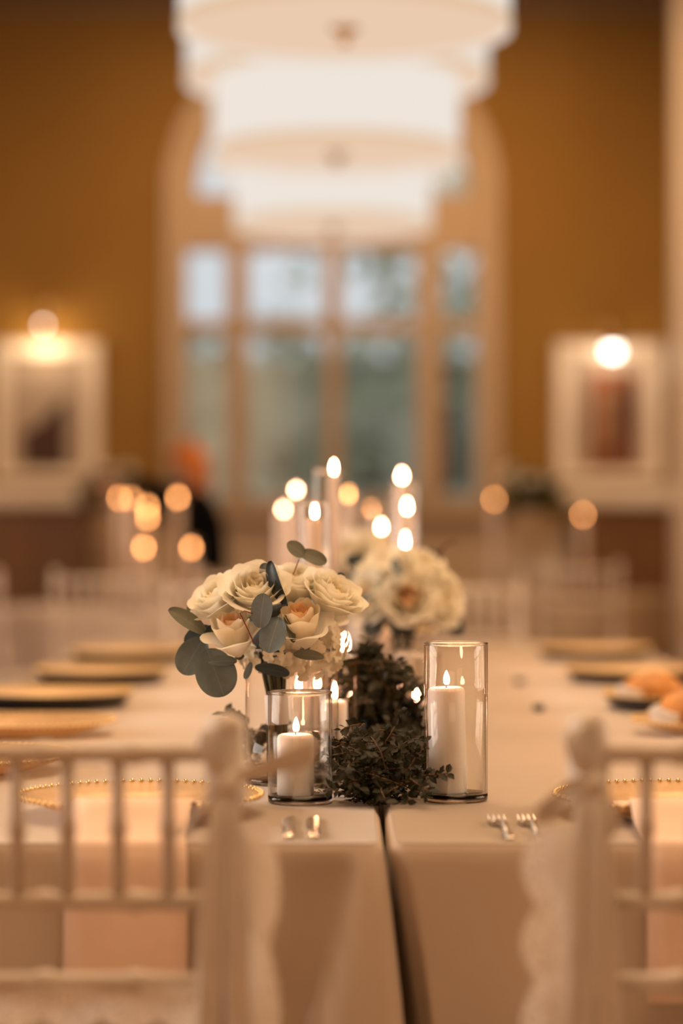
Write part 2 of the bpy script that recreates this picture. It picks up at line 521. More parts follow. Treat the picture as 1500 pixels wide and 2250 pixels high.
def wbar(name, x0, x1, y0, y1, dep0=0.06, dep1=0.16):
    return MB().box(wx(x0), wx(x1), dep0, dep1, wz(y1), wz(y0)).build(name, M['trim'], win, smooth=False, bevel=0.008)


def arch_ring(r0, r1, y0, y1, n=32):
    mb = MB()
    zs = SPR - SILL
    vs = []
    for k in range(n + 1):
        a = PI * k / n
        for r in (r0, r1):
            for y in (y0, y1):
                vs.append((r * math.cos(a), y, zs + r * math.sin(a)))
    fs = []
    for k in range(n):
        a, b = k * 4, k * 4 + 4
        fs += [(a, a + 2, b + 2, b), (a + 1, b + 1, b + 3, a + 3), (a, b, b + 1, a + 1), (a + 2, a + 3, b + 3, b + 2)]
    return mb.add(vs, fs)


arch_ring(HW - 0.02, HW + 0.09, -0.035, 0.05).build('arch_casing', M['trim'], win, smooth=False)
arch_ring(HW - 0.12, HW - 0.02, 0.06, 0.16).build('arch_frame', M['trim'], win, smooth=False)
for s in (-1, 1):
    MB().box(min(s * (HW - 0.02), s * (HW + 0.09)), max(s * (HW - 0.02), s * (HW + 0.09)), -0.035, 0.05, 0, SPR - SILL).build('casing', M['trim'], win, smooth=False, bevel=0.008)
MB().box(-HW - 0.14, HW + 0.14, -0.10, 0.2, -0.07, 0.0).build('sill', M['trim'], win, smooth=False, bevel=0.01)
wbar('frame_panel', 392, 1068, 425, 548)
wbar('transom_bar', 392, 1068, 700, 732)
wbar('bottom_rail', 392, 1068, 1092, 1118)
for x0, x1 in ((390, 408), (496, 544), (712, 750), (916, 972), (1046, 1070)):
    wbar('mullion', x0, x1, 548, 1092, 0.05, 0.17)
for a in (60, 90, 120):
    r0, r1 = 0.18, HW - 0.1
    ca, sa = math.cos(math.radians(a)), math.sin(math.radians(a))
    zs = SPR - SILL
    MB().tube([(r0 * ca, 0.11, zs + r0 * sa), (r1 * ca, 0.11, zs + r1 * sa)], 0.022, 6).build('fan_bar', M['trim'], win, smooth=False)
for y0, y1 in ((548, 700), (732, 1092)):
    for x0, x1 in ((408, 496), (544, 712), (750, 916), (972, 1046)):
        MB().box(wx(x0), wx(x1), 0.108, 0.113, wz(y1), wz(y0)).build('pane', M['pane'], win, smooth=False)
mb = MB()
n = 24
vs = [(0, 0.11, SPR - SILL)] + [((HW - 0.11) * math.cos(PI * k / n), 0.11, SPR - SILL + (HW - 0.11) * math.sin(PI * k / n)) for k in range(n + 1)]
mb.add(vs, [(0, k, k + 1) for k in range(1, n + 1)])
mb.build('fanlight_pane', M['pane'], win, smooth=False, solid=0.005)

# ------------------------------------------------------------------ garden beyond the window
tag(MB().box(-30, 30, RY1 + 0.4, 60, -0.4, -0.3).build('lawn', M['lawn'], smooth=False), 'green lawn outside the arched window', 'lawn', kind='structure')


def leaf_cloud(n, cx, cy, cz, rx, ry, rz, size, seed, hole=0.0):
    r = random.Random(seed)
    mb = MB()
    for _ in range(n):
        while True:
            p = Vector((r.uniform(-1, 1), r.uniform(-1, 1), r.uniform(-1, 1)))
            if 0.2 < p.length < 1: break
        if hole and noise.noise(p * 2.3 + Vector((seed, 0, 0))) < -hole: continue
        q = Vector((cx + p.x * rx, cy + p.y * ry, cz + p.z * rz))
        R = frame((r.uniform(-1, 1), r.uniform(-1, 1), r.uniform(-0.2, 1)), (r.uniform(-1, 1), r.uniform(-1, 1), 0.1))
        s = size * r.uniform(0.6, 1.3)
        mb.add([(-s, 0, 0), (0, -s * 0.5, 0.1 * s), (s, 0, 0), (0, s * 0.5, 0.1 * s)], [(0, 1, 2, 3)], Matrix.Translation(q) @ R)
    return mb


def tree(label, x, y, h, rx, rz, seed, n=1500, group='trees outside the arched window'):
    t = tag(empty('garden_tree', (x, y, -0.3)), label, 'tree', group)
    MB().tube([(0, 0, 0), (0.05, 0, h * 0.5), (0.0, 0, h * 0.8)], [0.16, 0.12, 0.05], 8).build('trunk', M['bark'], t)
    tag(leaf_cloud(n, 0, 0, h, rx, rx, rz, 0.16, seed, 0.15).build('foliage', M['tree'], t, smooth=False), kind='stuff')
    return t


tree('spreading green tree outside behind the right panes of the window', 1.2, 27, 4.3, 1.9, 1.7, 3, 950)
tree('low round green tree outside behind the middle of the window', -0.75, 30, 2.8, 1.5, 1.3, 4, 1100)
tree('slender green tree outside behind the narrow left panes', -1.75, 25, 2.5, 0.5, 1.0, 5, 600)
gh = tag(empty('garden_house', (0, 34, -0.3)), 'pale olive garden house seen through the lower panes of the window', 'building')
MB().box(-9, 9, 0, 4, 0, 3.55).build('facade', M['stone'], gh, smooth=False)
MB().box(-9.3, 9.3, -0.5, 4.3, 3.55, 3.7).build('eaves', M['bark'], gh, smooth=False)
for k in range(14):
    MB().box(-9, 9, -0.03, 0.0, 0.06 + k * 0.25, 0.27 + k * 0.25).build('clapboard', M['stone'], gh, smooth=False)
for k in range(5):
    x = -4.2 + k * 2.0
    w = MB().box(x, x + 0.9, -0.06, -0.03, 1.2, 2.7).build('house_window', M['tree'], gh, smooth=False)
    MB().box(x + 0.06, x + 0.84, -0.07, -0.06, 1.26, 2.64).build('pane', M['eye'], w, smooth=False)
tag(MB().box(-6, 6, 23.4, 23.7, -0.3, 1.45).build('garden_wall', M['stone'], smooth=False), 'low pale garden wall outside the window', 'wall', kind='structure')

# ------------------------------------------------------------------ chandeliers
def make_chandelier(d, px, label):
    c = tag(empty('drum_chandelier', ((px - 750) * d / FPX, d, 0)), label, 'chandelier', 'row of drum chandeliers')
    zb, zm, zt = 2.875, 3.225, 3.70
    r1, r2 = 0.575, 0.705
    MB().lathe([(r1, zb), (r1, zm), (r1 - 0.012, zm), (r1 - 0.012, zb)], 64, closed=True).build('lower_shade', M['shade'], c)
    MB().lathe([(r2, zm - 0.01), (r2, zt), (r2 - 0.012, zt), (r2 - 0.012, zm - 0.01)], 64, closed=True).build('upper_shade', M['shade'], c)
    df = MB().lathe([(0, zb + 0.012), (r1 - 0.014, zb + 0.012), (r1 - 0.014, zb + 0.018), (0, zb + 0.018)], 64).build('diffuser', M['diffuser'], c, smooth=False)
    MB().lathe([(r1 + 0.002, zm + 0.008), (r2 - 0.014, zm + 0.008), (r2 - 0.014, zm + 0.014), (r1 + 0.002, zm + 0.014)], 64, closed=True).build('ring_diffuser', M['diffuser'], c, smooth=False)
    MB().lathe([(0, zb - 0.05), (0.016, zb - 0.045), (0.022, zb - 0.03), (0.012, zb - 0.015), (0.05, zb + 0.004), (0.05, zb + 0.011), (0, zb + 0.011)], 20).build('finial', M['brass'], df)
    for rr, zz in ((r1, zb), (r2, zm - 0.01), (r2, zt - 0.03)):
        MB().lathe([(rr + 0.004, zz - 0.004), (rr + 0.004, zz + 0.034), (rr + 0.0005, zz + 0.034), (rr + 0.0005, zz - 0.004)], 64, closed=True).build('hem_band', M['hem'], c)
    for k in range(3):
        a = 2 * PI * k / 3 + 0.4
        MB().tube([(0.55 * math.cos(a), 0.55 * math.sin(a), zt - 0.02), (0.02 * math.cos(a), 0.02 * math.sin(a), zt + 0.25)], 0.006, 6).build('suspension_rod', M['brass'], c)
    MB().tube([(0, 0, zt + 0.22), (0, 0, RZ - 0.03)], 0.014, 10).build('drop_rod', M['brass'], c)
    MB().lathe([(0, RZ - 0.06), (0.05, RZ - 0.055), (0.10, RZ - 0.02), (0.11, RZ), (0, RZ)], 32).build('ceiling_canopy', M['brass'], c)
    return c


make_chandelier(8.4, 757, 'largest and nearest cream drum chandelier, cut by the top of the picture')
make_chandelier(11.3, 740, 'middle two-tier cream drum chandelier of the row')
make_chandelier(14.1, 731, 'lowest-looking cream drum chandelier, hanging in front of the arched window')

# ------------------------------------------------------------------ pictures, picture lamps and sideboards on the end wall
def wall_picture(cx, label, dark):
    z0, z1 = CAM_Z + (HOR - 1052) * WK, CAM_Z + (HOR - 752) * WK
    hw = 0.355
    t = tag(empty('framed_picture', (cx, RY1 - 0.001, z0)), label, 'picture', 'pair of framed pictures')
    H = z1 - z0
    for nm, b in (('frame_rail', (-hw, hw, -0.06, 0, 0, 0.06)), ('frame_rail', (-hw, hw, -0.06, 0, H - 0.10, H)),
                  ('frame_stile', (-hw, -hw + 0.10, -0.06, 0, 0.06, H - 0.10)), ('frame_stile', (hw - 0.10, hw, -0.06, 0, 0.06, H - 0.10))):
        MB().box(*b).build(nm, M['frame'], t, smooth=False, bevel=0.012)
    MB().box(-hw + 0.1, hw - 0.1, -0.03, -0.005, 0.06, H - 0.1).build('mat_board', M['mat'], t, smooth=False)
    if dark:
        pv = [(-0.16, 0.07), (0.13, 0.07), (0.13, 0.53), (0.06, 0.48), (-0.04, 0.37), (-0.16, 0.31)]
    else:
        pv = [(-0.13, 0.07), (0.17, 0.07), (0.17, 0.70), (-0.13, 0.70)]
    a = MB().add([(x, -0.034, z) for x, z in pv], [tuple(range(len(pv)))]).build('painting', M['paint_dark'] if dark else M['paint_red'], t, smooth=False, solid=0.004)
    if not dark:
        for x0, z0_, x1, z1_, m in ((-0.06, 0.22, 0.02, 0.60, 'paint_pale'), (0.06, 0.2, 0.13, 0.66, 'paint_dark')):
            MB().box(x0, x1, -0.040, -0.037, z0_, z1_).build('painted_figure', M[m], a, smooth=False)
    return t


def picture_lamp(cx, label, power, bulb_r, py):
    z = CAM_Z + (HOR - py) * WK
    t = tag(empty('picture_lamp', (cx, RY1 - 0.001, z)), label, 'lamp', 'pair of picture lamps')
    MB().lathe([(0, 0), (0.05, 0), (0.05, 0.012), (0, 0.02)], 20, Matrix.Translation((0, 0, 0.14)) @ Matrix.Rotation(PI / 2, 4, 'X')).build('wall_plate', M['brass'], t)
    MB().tube([(0, -0.01, 0.14), (0, -0.10, 0.17), (0, -0.20, 0.13), (0, -0.22, 0.06)], 0.009, 8).build('arm', M['brass'], t)
    MB().lathe([(0.02, 0.055), (0.05, 0.035), (0.085, 0.0), (0.082, 0.0), (0.048, 0.03), (0.0, 0.045)], 24, Matrix.Translation((0, -0.22, 0))).build('lamp_shade', M['brass'], t)
    MB().lathe([(0, -bulb_r), (bulb_r * 0.7, -bulb_r * 0.7), (bulb_r, 0), (bulb_r * 0.7, bulb_r * 0.7), (0, bulb_r)], 16, Matrix.Translation((0, -0.22, -0.012))).build('bulb', M['bulb'], t)
    l = bpy.data.lights.new('picture_lamp_light', 'POINT')
    l.energy = power; l.color = (1.0, 0.74, 0.48); l.shadow_soft_size = 0.05
    o = bpy.data.objects.new('picture_lamp_light', l)
    o.location = (0, -0.22, -0.09)
    link(o, t)
    return t


def sideboard(cx, label):
    top = CAM_Z + (HOR - 1066) * WK
    t = tag(empty('sideboard', (cx, RY1 - 0.075, 0)), label, 'sideboard', 'pair of tall sideboards')
    MB().box(-0.40, 0.40, -0.46, 0, top - 0.145, top).build('worktop', M['frame'], t, smooth=False, bevel=0.015)
    MB().box(-0.34, 0.34, -0.38, -0.01, 0.08, top - 0.145).build('cabinet_body', M['wood'], t, smooth=False)
    MB().box(-0.32, 0.32, -0.35, -0.03, 0.0, 0.08).build('plinth', M['wood'], t, smooth=False)
    for s in (-1, 1):
        d = MB().box(min(s * 0.005, s * 0.33), max(s * 0.005, s * 0.33), -0.40, -0.38, 0.1, top - 0.17).build('cabinet_door', M['wood'], t, smooth=False, bevel=0.006)
        MB().lathe([(0, 0), (0.008, 0), (0.008, 0.015), (0.016, 0.025), (0.01, 0.035), (0, 0.037)], 14, Matrix.Translation((s * 0.04, -0.40, 0.75)) @ Matrix.Rotation(PI / 2, 4, 'X')).build('knob', M['brass'], d)
    return t


PLX, PRX = (104 - 750) * WK, (1337 - 750) * WK
wall_picture(PLX, 'cream framed picture of a dark slanting shape on the left of the window', True)
wall_picture(PRX, 'cream framed picture of russet upright figures on the right of the window', False)
picture_lamp(PLX, 'brass picture lamp over the dark slanting picture', 5.0, 0.014, 716)
picture_lamp(PRX, 'brass picture lamp with a glaring bulb over the russet picture', 2.2, 0.05, 770)
sideboard(PLX - 0.02, 'brown wooden sideboard with cream top under the dark slanting picture')
sideboard(PRX + 0.06, 'brown wooden sideboard with cream top beside the cream column')

# ------------------------------------------------------------------ tablecloths of the long table
SEAM = 0.059
TY0, TY1 = 3.12, 8.2


def table_cloth(x0, x1, y0, y1, inner):
    """inner = +1: the seam is at x1, -1: at x0"""
    R = 0.022
    per = []                                     # (x, y, nx, ny)
    def seg(ax, ay, bx, by, nx, ny, step=0.03):
        L = math.hypot(bx - ax, by - ay); n = max(2, int(L / step))
        for k in range(n): per.append((ax + (bx - ax) * k / n, ay + (by - ay) * k / n, nx, ny))
    def arc(cx, cy, a0):
        for k in range(5):
            a = a0 + PI / 2 * k / 5
            per.append((cx + R * math.cos(a), cy + R * math.sin(a), math.cos(a), math.sin(a)))
    seg(x0 + R, y0, x1 - R, y0, 0, -1, 0.006); arc(x1 - R, y0 + R, -PI / 2)
    seg(x1, y0 + R, x1, y1 - R, 1, 0); arc(x1 - R, y1 - R, 0)
    seg(x1 - R, y1, x0 + R, y1, 0, 1); arc(x0 + R, y1 - R, PI / 2)
    seg(x0, y1 - R, x0, y0 + R, -1, 0); arc(x0 + R, y0 + R, PI)
    n = len(per)
    drops = [0.0, 0.002, 0.006, 0.012, 0.03, 0.06, 0.1, 0.15, 0.2, 0.26, 0.32, 0.4, 0.5, 0.6, 0.7, TZ - 0.006]
    vs, fs = [], []
    cornx = x1 if inner > 0 else x0
    for lv, dz in enumerate(drops):
        for (x, y, nx, ny) in per:
            inset = 0.008 * (1 - min(1, dz / 0.012)) if dz < 0.012 else 0.0
            ox = -nx * inset; oy = -ny * inset
            onseam = abs(x - cornx) < 0.021 and y > y0 + 0.15
            if dz > 0.012 and not onseam:
                s = x * 1.0 + y * 1.0
                a = min(1, dz / 0.7)
                w = 0.006 * a * math.sin(s * 9.0 + 1.3) + 0.004 * a * math.sin(s * 21 + inner)
                fl = 0.012 * a
                nearfront = math.exp(-((y - y0) / 0.10) ** 2)
                # hanging corner fold at the seam
                u = abs(x - cornx)
                g = math.exp(-(u / 0.055) ** 2) * nearfront
                dd = dz * (1.0 - 0.35 * a)
                def step(t): t = min(1, max(0, t)); return t * t * (3 - 2 * t)
                if inner > 0:
                    wp = 0.030 + 0.26 * min(dz, 0.5)
                    ox += g * 0.13 * dd
                    oy += nearfront * dd * (-0.34 * step((wp - u) / 0.022 + 0.5) + 0.10 * math.exp(-((u - wp - 0.03) / 0.05) ** 2) * step((u - wp) / 0.02))
                else:
                    wp = 0.014 + 0.03 * dz
                    ox += g * 0.17 * dd
                    oy += nearfront * dd * (0.10 - 0.20 * step((u - wp) / 0.012 + 0.5)) * math.exp(-(u / 0.14) ** 2)
                if abs(x - cornx) > 0.021:
                    ox += nx * (w + fl) * (1 - g); oy += ny * (w + fl) * (1 - g)
            vs.append((x + ox, y + oy, TZ - dz))
        if lv:
            a, b = (lv - 1) * n, lv * n
            fs += [(a + k, a + (k + 1) % n, b + (k + 1) % n, b + k) for k in range(n)]
    fs.append(tuple(range(n)))
    o = MB().add(vs, fs).build('tablecloth', M['linen'], solid=0.0)
    return o


tag(table_cloth(SEAM - 0.914, SEAM - 0.004, TY0, TY1, 1), 'floor-length ivory tablecloth on the left half of the long table', 'tablecloth', 'tablecloths of the long table')
tag(table_cloth(SEAM + 0.004, SEAM + 0.914, TY0, TY1, -1), 'floor-length ivory tablecloth on the right half of the long table', 'tablecloth', 'tablecloths of the long table')

# ------------------------------------------------------------------ chiavari chairs
def turned(pts, r, knots=(), n=10):
    """tube between points with bamboo-like rings at the given fractions"""
    pts = [Vector(p) for p in pts]
    segs = [(b - a).length for a, b in zip(pts, pts[1:])]
    tot = sum(segs)
    def at(t):
        d = t * tot
        for (a, b), L in zip(zip(pts, pts[1:]), segs):
            if d <= L + 1e-9: return a.lerp(b, d / L)
            d -= L
        return pts[-1]
    ts = {0.0: r, 1.0: r}
    acc = 0
    for L in segs[:-1]:
        acc += L; ts[acc / tot] = r
    e = 0.006 / tot
    for k in knots:
        ts[max(0.001, k - 2 * e)] = r; ts[k - e] = r * 1.3; ts[min(0.998, k + e)] = r * 1.3; ts[min(0.999, k + 2 * e)] = r
    T = sorted(ts)
    return MB().tube([at(t) for t in T], [ts[t] for t in T], n)


def make_chair():
    c = empty('chiavari_chair')
    m = M['chair']
    for s in (-1, 1):
        turned([(s * 0.195, -0.20, 0), (s * 0.195, -0.185, 0.45), (s * 0.205, -0.24, 0.932)], 0.0155, (0.2, 0.36, 0.62, 0.8, 0.95), 12).build('back_post', m, c)
        MB().lathe([(0, 0.0), (0.012, 0.0), (0.012, 0.008), (0.019, 0.016), (0.020, 0.026), (0.013, 0.036), (0, 0.040)], 14, Matrix.Translation((s * 0.205, -0.241, 0.928))).build('finial', m, c)
        turned([(s * 0.2, 0.15, 0), (s * 0.185, 0.148, 0.44)], 0.0155, (0.3, 0.55, 0.8), 12).build('leg', m, c)
        turned([(s * 0.196, -0.19, 0.20), (s * 0.192, 0.149, 0.20)], 0.009, (0.5,), 8).build('stretcher', m, c)
        turned([(s * 0.196, -0.188, 0.30), (s * 0.19, 0.149, 0.30)], 0.009, (0.5,), 8).build('stretcher', m, c)
    turned([(-0.19, 0.149, 0.25), (0.19, 0.149, 0.25)], 0.009, (0.5,), 8).build('stretcher', m, c)
    turned([(-0.19, -0.19, 0.25), (0.19, -0.19, 0.25)], 0.009, (0.5,), 8).build('stretcher', m, c)
    # rails
    def by(z): return -0.185 - 0.055 * (z - 0.45) / 0.475
    for nm, z, r in (('top_rail', 0.922, 0.0105), ('middle_rail', 0.756, 0.010), ('lower_rail', 0.664, 0.011)):
        turned([(-0.203, by(z), z), (0.203, by(z), z)], r, (0.25, 0.5, 0.75), 10).build(nm, m, c)
    for k in range(6):
        x = -0.139 + k * 0.0556
        turned([(x, by(0.752), 0.759), (x, by(0.92), 0.919)], 0.0080, (0.5,), 8).build('spindle', m, c)
    MB().box(-0.205, 0.205, -0.20, 0.165, 0.435, 0.462).build('seat_frame', m, c, smooth=False, bevel=0.008)
    MB().box(-0.195, 0.195, -0.17, 0.16, 0.463, 0.498).build('cushion', M['cushion'], c, bevel=0.015)
    return c


chair0 = make_chair()
used = [False]


def place_chair(x, y, rz, label, group):
    o = chair0 if not used[0] else copy_tree(chair0)
    used[0] = True
    o.location = (x, y, 0); o.rotation_euler = (0, 0, rz)
    return tag(o, label, 'chair', group)


NCY = 2.90
LCX, RCX = -0.330, 0.475
place_chair(LCX, NCY, 0, 'near white bamboo-style banquet chair whose sash is tied beside the short candle vase', 'chairs at the near end of the long table')
place_chair(RCX, NCY, 0, 'near white bamboo-style banquet chair whose long lace sash hangs beside the two forks', 'chairs at the near end of the long table')
place_chair(-0.42, 8.50, PI, 'white banquet chair at the far end of the long table, left half', 'chairs at the far end of the long table')
place_chair(0.44, 8.50, PI, 'white banquet chair at the far end of the long table, right half', 'chairs at the far end of the long table')


def round_table(cx, cy, r, label, seed, m):
    """cloth draped to the floor over a round table"""
    n = 96
    rr = random.Random(seed)
    ph = rr.uniform(0, 6)
    vs, fs = [], []
    drops = [0, 0.004, 0.012, 0.05, 0.15, 0.3, 0.5, TZ - 0.006]
    vs.append((0, 0, TZ))
    for lv, dz in enumerate(drops):
        for k in range(n):
            a = 2 * PI * k / n
            t = dz / TZ
            R = r - 0.008 * (1 - min(1, dz / 0.012)) + 0.05 * t + 0.05 * t * math.sin(a * 12 + ph) + 0.02 * t * math.sin(a * 7)
            vs.append((R * math.cos(a), R * math.sin(a), TZ - dz))
        b = 1 + lv * n
        if lv == 0: fs += [(0, b + k, b + (k + 1) % n) for k in range(n)]
        else: fs += [(b - n + k, b + k, b + (k + 1) % n, b - n + (k + 1) % n) for k in range(n)]
    o = MB().add(vs, fs).build('round_tablecloth', M[m], loc=(cx, cy, 0))
    return tag(o, label, 'tablecloth', 'round guest tables')


GLX, GLY, GRX, GRY = -0.95, 11.5, 1.10, 13.4
round_table(GLX, GLY, 0.72, 'round ivory clothed table with glowing candles in front of the person in black', 1, 'linen')
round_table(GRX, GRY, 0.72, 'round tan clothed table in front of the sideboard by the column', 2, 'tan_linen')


def ring_chair(cx, cy, ang, rad, label, group):
    a = math.radians(ang)                        # 0 = toward +x, -90 = toward the camera
    x, y = cx + rad * math.cos(a), cy + rad * math.sin(a)
    place_chair(x, y, a + PI / 2, label, group)


ring_chair(GLX, GLY, -120, 1.12, 'white banquet chair seen from behind at the left guest table, outermost on the near side', 'chairs at the left guest table')
ring_chair(GLX, GLY, -92, 1.12, 'white banquet chair seen from behind at the left guest table, middle of the near side', 'chairs at the left guest table')
ring_chair(GLX, GLY, -66, 1.12, 'white banquet chair at the left guest table, on the side toward the window', 'chairs at the left guest table')
ring_chair(GLX, GLY, 170, 1.03, 'white banquet chair at the left guest table, turned side-on at the picture edge', 'chairs at the left guest table')
ring_chair(GRX, GRY, -86, 1.03, 'white banquet chair seen from behind at the right guest table, under the dim candle', 'chairs at the right guest table')
ring_chair(GRX, GRY, -22, 1.03, 'white banquet chair seen side-on at the right guest table, near the cream column', 'chairs at the right guest table')
ring_chair(GRX, GRY, -160, 1.03, 'white banquet chair at the right guest table, on the side toward the long table', 'chairs at the right guest table')
ring_chair(GRX, GRY, 90, 1.03, 'white banquet chair behind the right guest table, facing the camera', 'chairs at the right guest table')

# ------------------------------------------------------------------ glass vases and candles
VASES = []


def vase_mesh(r, h, base=0.013, wall=0.0028):
    return [(0, 0.0), (r - 0.004, 0.0), (r, 0.004), (r, h - 0.0015), (r - wall * 0.5, h), (r - wall, h - 0.0015), (r - wall, base + 0.003), (r - wall - 0.004, base), (0, base)]


def vase(x, y, r, h, label, group='glass cylinder vases', z=TZ, seg=48, water=None, thick=False):
    VASES.append((x, y, r))
    t = tag(empty('glass_cylinder_vase', (x, y, z)), label, 'vase', group)
    wl = 0.0028
    if thick:
        MB().lathe([(r - wl, 0.012), (r, 0.012), (r, h - 0.0015), (r - wl * 0.5, h), (r - wl, h - 0.0015)], seg, closed=True).build('glass_wall', M['glass'], t)
    else:
        MB().lathe([(r - wl * 0.5, 0.012), (r - wl * 0.5, h)], seg).build('glass_wall', M['glass'], t)
    MB().lathe([(0, 0.0), (r - 0.003, 0.0), (r, 0.003), (r, 0.0118), (0, 0.0118)], seg).build('glass_base', M['base'], t)
    MB().lathe([(r - 0.0035 + 0.0022 * math.cos(2 * PI * k / 8) + 0.002, h + 0.0022 * math.sin(2 * PI * k / 8)) for k in range(8)], seg, closed=True).build('rim', M['rimglass'], t)
    if water:
        MB().lathe([(0, 0.013), (r - wl - 0.001, 0.013), (r - wl - 0.001, water), (0, water)], seg).build('water', M['water'], t)
    return t


def solid_glass(name, tint, rough=0.0):
    m, nt, out = nodes_of(name)
    g = nt.nodes.new('ShaderNodeBsdfGlass')
    g.inputs['Color'].default_value = tint + (1,)
    g.inputs['IOR'].default_value = 1.48
    g.inputs['Roughness'].default_value = rough
    nz = nt.nodes.new('ShaderNodeTexNoise'); nz.inputs['Scale'].default_value = 25
    bp = nt.nodes.new('ShaderNodeBump'); bp.inputs['Strength'].default_value = 0.08; bp.inputs['Distance'].default_value = 0.003
    nt.links.new(nz.outputs['Fac'], bp.inputs['Height']); nt.links.new(bp.outputs[0], g.inputs['Normal'])
    nt.links.new(g.outputs[0], out.inputs[0])
    return m


M['base'] = solid_glass('thick_base_glass', (0.86, 0.80, 0.74))
M['rimglass'] = solid_glass('polished_rim_glass', (0.97, 0.92, 0.86))

FLAME = {}


def flame_mesh(w, h, near):
    key = (round(w, 4), round(h, 4), near)
    if key not in FLAME:
        prof = [(0, 0), (w * 0.30, h * 0.03), (w * 0.45, h * 0.14), (w * 0.5, h * 0.30), (w * 0.47, h * 0.46), (w * 0.37, h * 0.64), (w * 0.22, h * 0.82), (w * 0.08, h * 0.95), (0, h)]
        FLAME[key] = MB().lathe(prof, 12).mesh('flame', M['flame_near' if near else 'flame'])
    return FLAME[key]


def candle(x, y, zb, r, h, label, group, fw=0.0095, fh=0.0215, lean=(0, 0)):
    t = tag(empty('pillar_candle', (x, y, zb)), label, 'candle', group)
    t.rotation_euler = (lean[0], lean[1], 0)
    b = min(0.006, r * 0.3)
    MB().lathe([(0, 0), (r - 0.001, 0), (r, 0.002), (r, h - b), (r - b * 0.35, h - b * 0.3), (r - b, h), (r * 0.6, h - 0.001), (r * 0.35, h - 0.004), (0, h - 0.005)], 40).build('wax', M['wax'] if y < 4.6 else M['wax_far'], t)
    MB().tube([(0, 0, h - 0.006), (0.0004, 0, h + 0.003), (0.0012, 0, h + 0.008)], 0.0008, 6).build('wick', M['wick'], t)
    f = bpy.data.objects.new('flame', flame_mesh(fw, fh, y < 7.4 or 7.5 < y < 8.0))
    f.location = (0.001, 0, h + 0.0035)
    link(f, t)
    return t


def candle_in_vase(px, py_flame, d, r_c, r_v, vase_h, label_c, label_v, group, fw=0.0095, fh=0.024, dx=0.0, seg=40):
    """flame centre shown at pixel (px, py_flame) at distance d"""
    p = P(px, py_flame, d)
    zb = TZ + 0.0125
    h = p.z - 0.45 * fh - 0.0035 - zb
    vase(p.x + dx, d, r_v, vase_h if vase_h else h + 0.06, label_v, group + ' vases', seg=seg)
    return candle(p.x, d, zb, r_c, h, label_c, group, fw, fh)


# the two vases in front
vase(-0.0612, 3.578, 0.0475, 0.163, 'short clear glass cylinder vase holding a half-burnt candle, nearest the seam', 'front glass vases', seg=96, thick=True)
candle(-0.068, 3.570, TZ + 0.0125, 0.0272, 0.090, 'short wide ivory pillar candle burning in the short front vase', 'front candles')
vase(0.1705, 3.607, 0.0475, 0.234, 'tall clear glass cylinder vase right of the dark greenery', 'front glass vases', seg=96, thick=True)
candle(0.1590, 3.603, TZ + 0.0125, 0.0278, 0.157, 'tall ivory pillar candle burning in the tall front vase', 'front candles', lean=(0, math.radians(-1.2)))

# low candles around the bouquet vase
G = 'low pillar candles'
candle_in_vase(655, 1503, 4.17, 0.026, 0.045, 0.20, 'low ivory candle with a slim flame seen just above the short front vase rim', 'clear vase of the slim-flamed candle above the short front vase rim', G, 0.008, 0.028)
candle_in_vase(696, 1499, 4.33, 0.026, 0.045, 0.20, 'low ivory candle behind the short front vase, between the slim flame and the greenery', 'clear vase behind the short front vase, second from the bouquet stems', G, 0.008, 0.024)
candle_in_vase(734, 1518, 4.06, 0.022, 0.040, 0.19, 'low ivory candle burning at the left edge of the upright greenery', 'clear vase at the left edge of the upright greenery', G, 0.009, 0.028)
candle_in_vase(763, 1522, 4.50, 0.017, 0.045, 0.13, 'stubby ivory candle half hidden behind the upright greenery', 'low clear vase half hidden behind the upright greenery', G, 0.006, 0.014)
candle_in_vase(757, 1412, 4.92, 0.022, 0.045, 0.26, 'ivory candle with its flame between the two bouquets', 'clear vase standing between the two bouquets', G, 0.010, 0.030)
candle_in_vase(915, 1523, 4.46, 0.030, 0.045, 0.17, 'wide low ivory candle just left of the tall front vase', 'clear vase just left of the tall front vase', G, 0.010, 0.028)
candle_in_vase(881, 1508, 4.74, 0.018, 0.040, 0.16, 'small ivory candle with a round glowing flame behind the greenery, right side', 'small clear vase behind the greenery, right side', G, 0.010, 0.018)

G = 'tall candles on the long table'
candle_in_vase(690, 1122, 4.62, 0.0165, 0.034, 0.449, 'tall slim candle in the sharp-edged glass tube above the front bouquet', 'tall narrow glass tube with sharp rim above the front bouquet', G, 0.010, 0.028)
candle_in_vase(732, 1027, 5.02, 0.0115, 0.034, 0.52, 'tallest slim candle, its flame highest of all on the long table', 'tall glass tube around the highest flame', G, 0.011, 0.028, dx=-0.014)
candle_in_vase(650, 1075, 7.60, 0.016, 0.036, 0.52, 'tall slim candle far down the table, upper of two pale glows on the left', 'tall glass tube far down the table, upper of two glows on the left', G, 0.010, 0.022)
candle_in_vase(622, 1118, 7.95, 0.026, 0.040, 0.46, 'thick tall candle far down the table, lowest and outermost pale glow on the left', 'tall glass tube around the outermost pale glow on the left', G, 0.010, 0.022)
candle_in_vase(765, 1085, 7.45, 0.014, 0.036, 0.50, 'tall slim candle far down the table beside the highest flame', 'tall glass tube beside the highest flame', G, 0.011, 0.026)
candle_in_vase(815, 1117, 8.05, 0.014, 0.036, 0.46, 'tall slim candle with an orange glow at the far end of the table', 'tall glass tube at the far end of the table', G, 0.009, 0.022)
candle_in_vase(882, 1045, 6.42, 0.022, 0.038, 0.50, 'tall candle with the highest glow above the rear bouquet', 'tall glass tube with the highest glow above the rear bouquet', G, 0.013, 0.028)
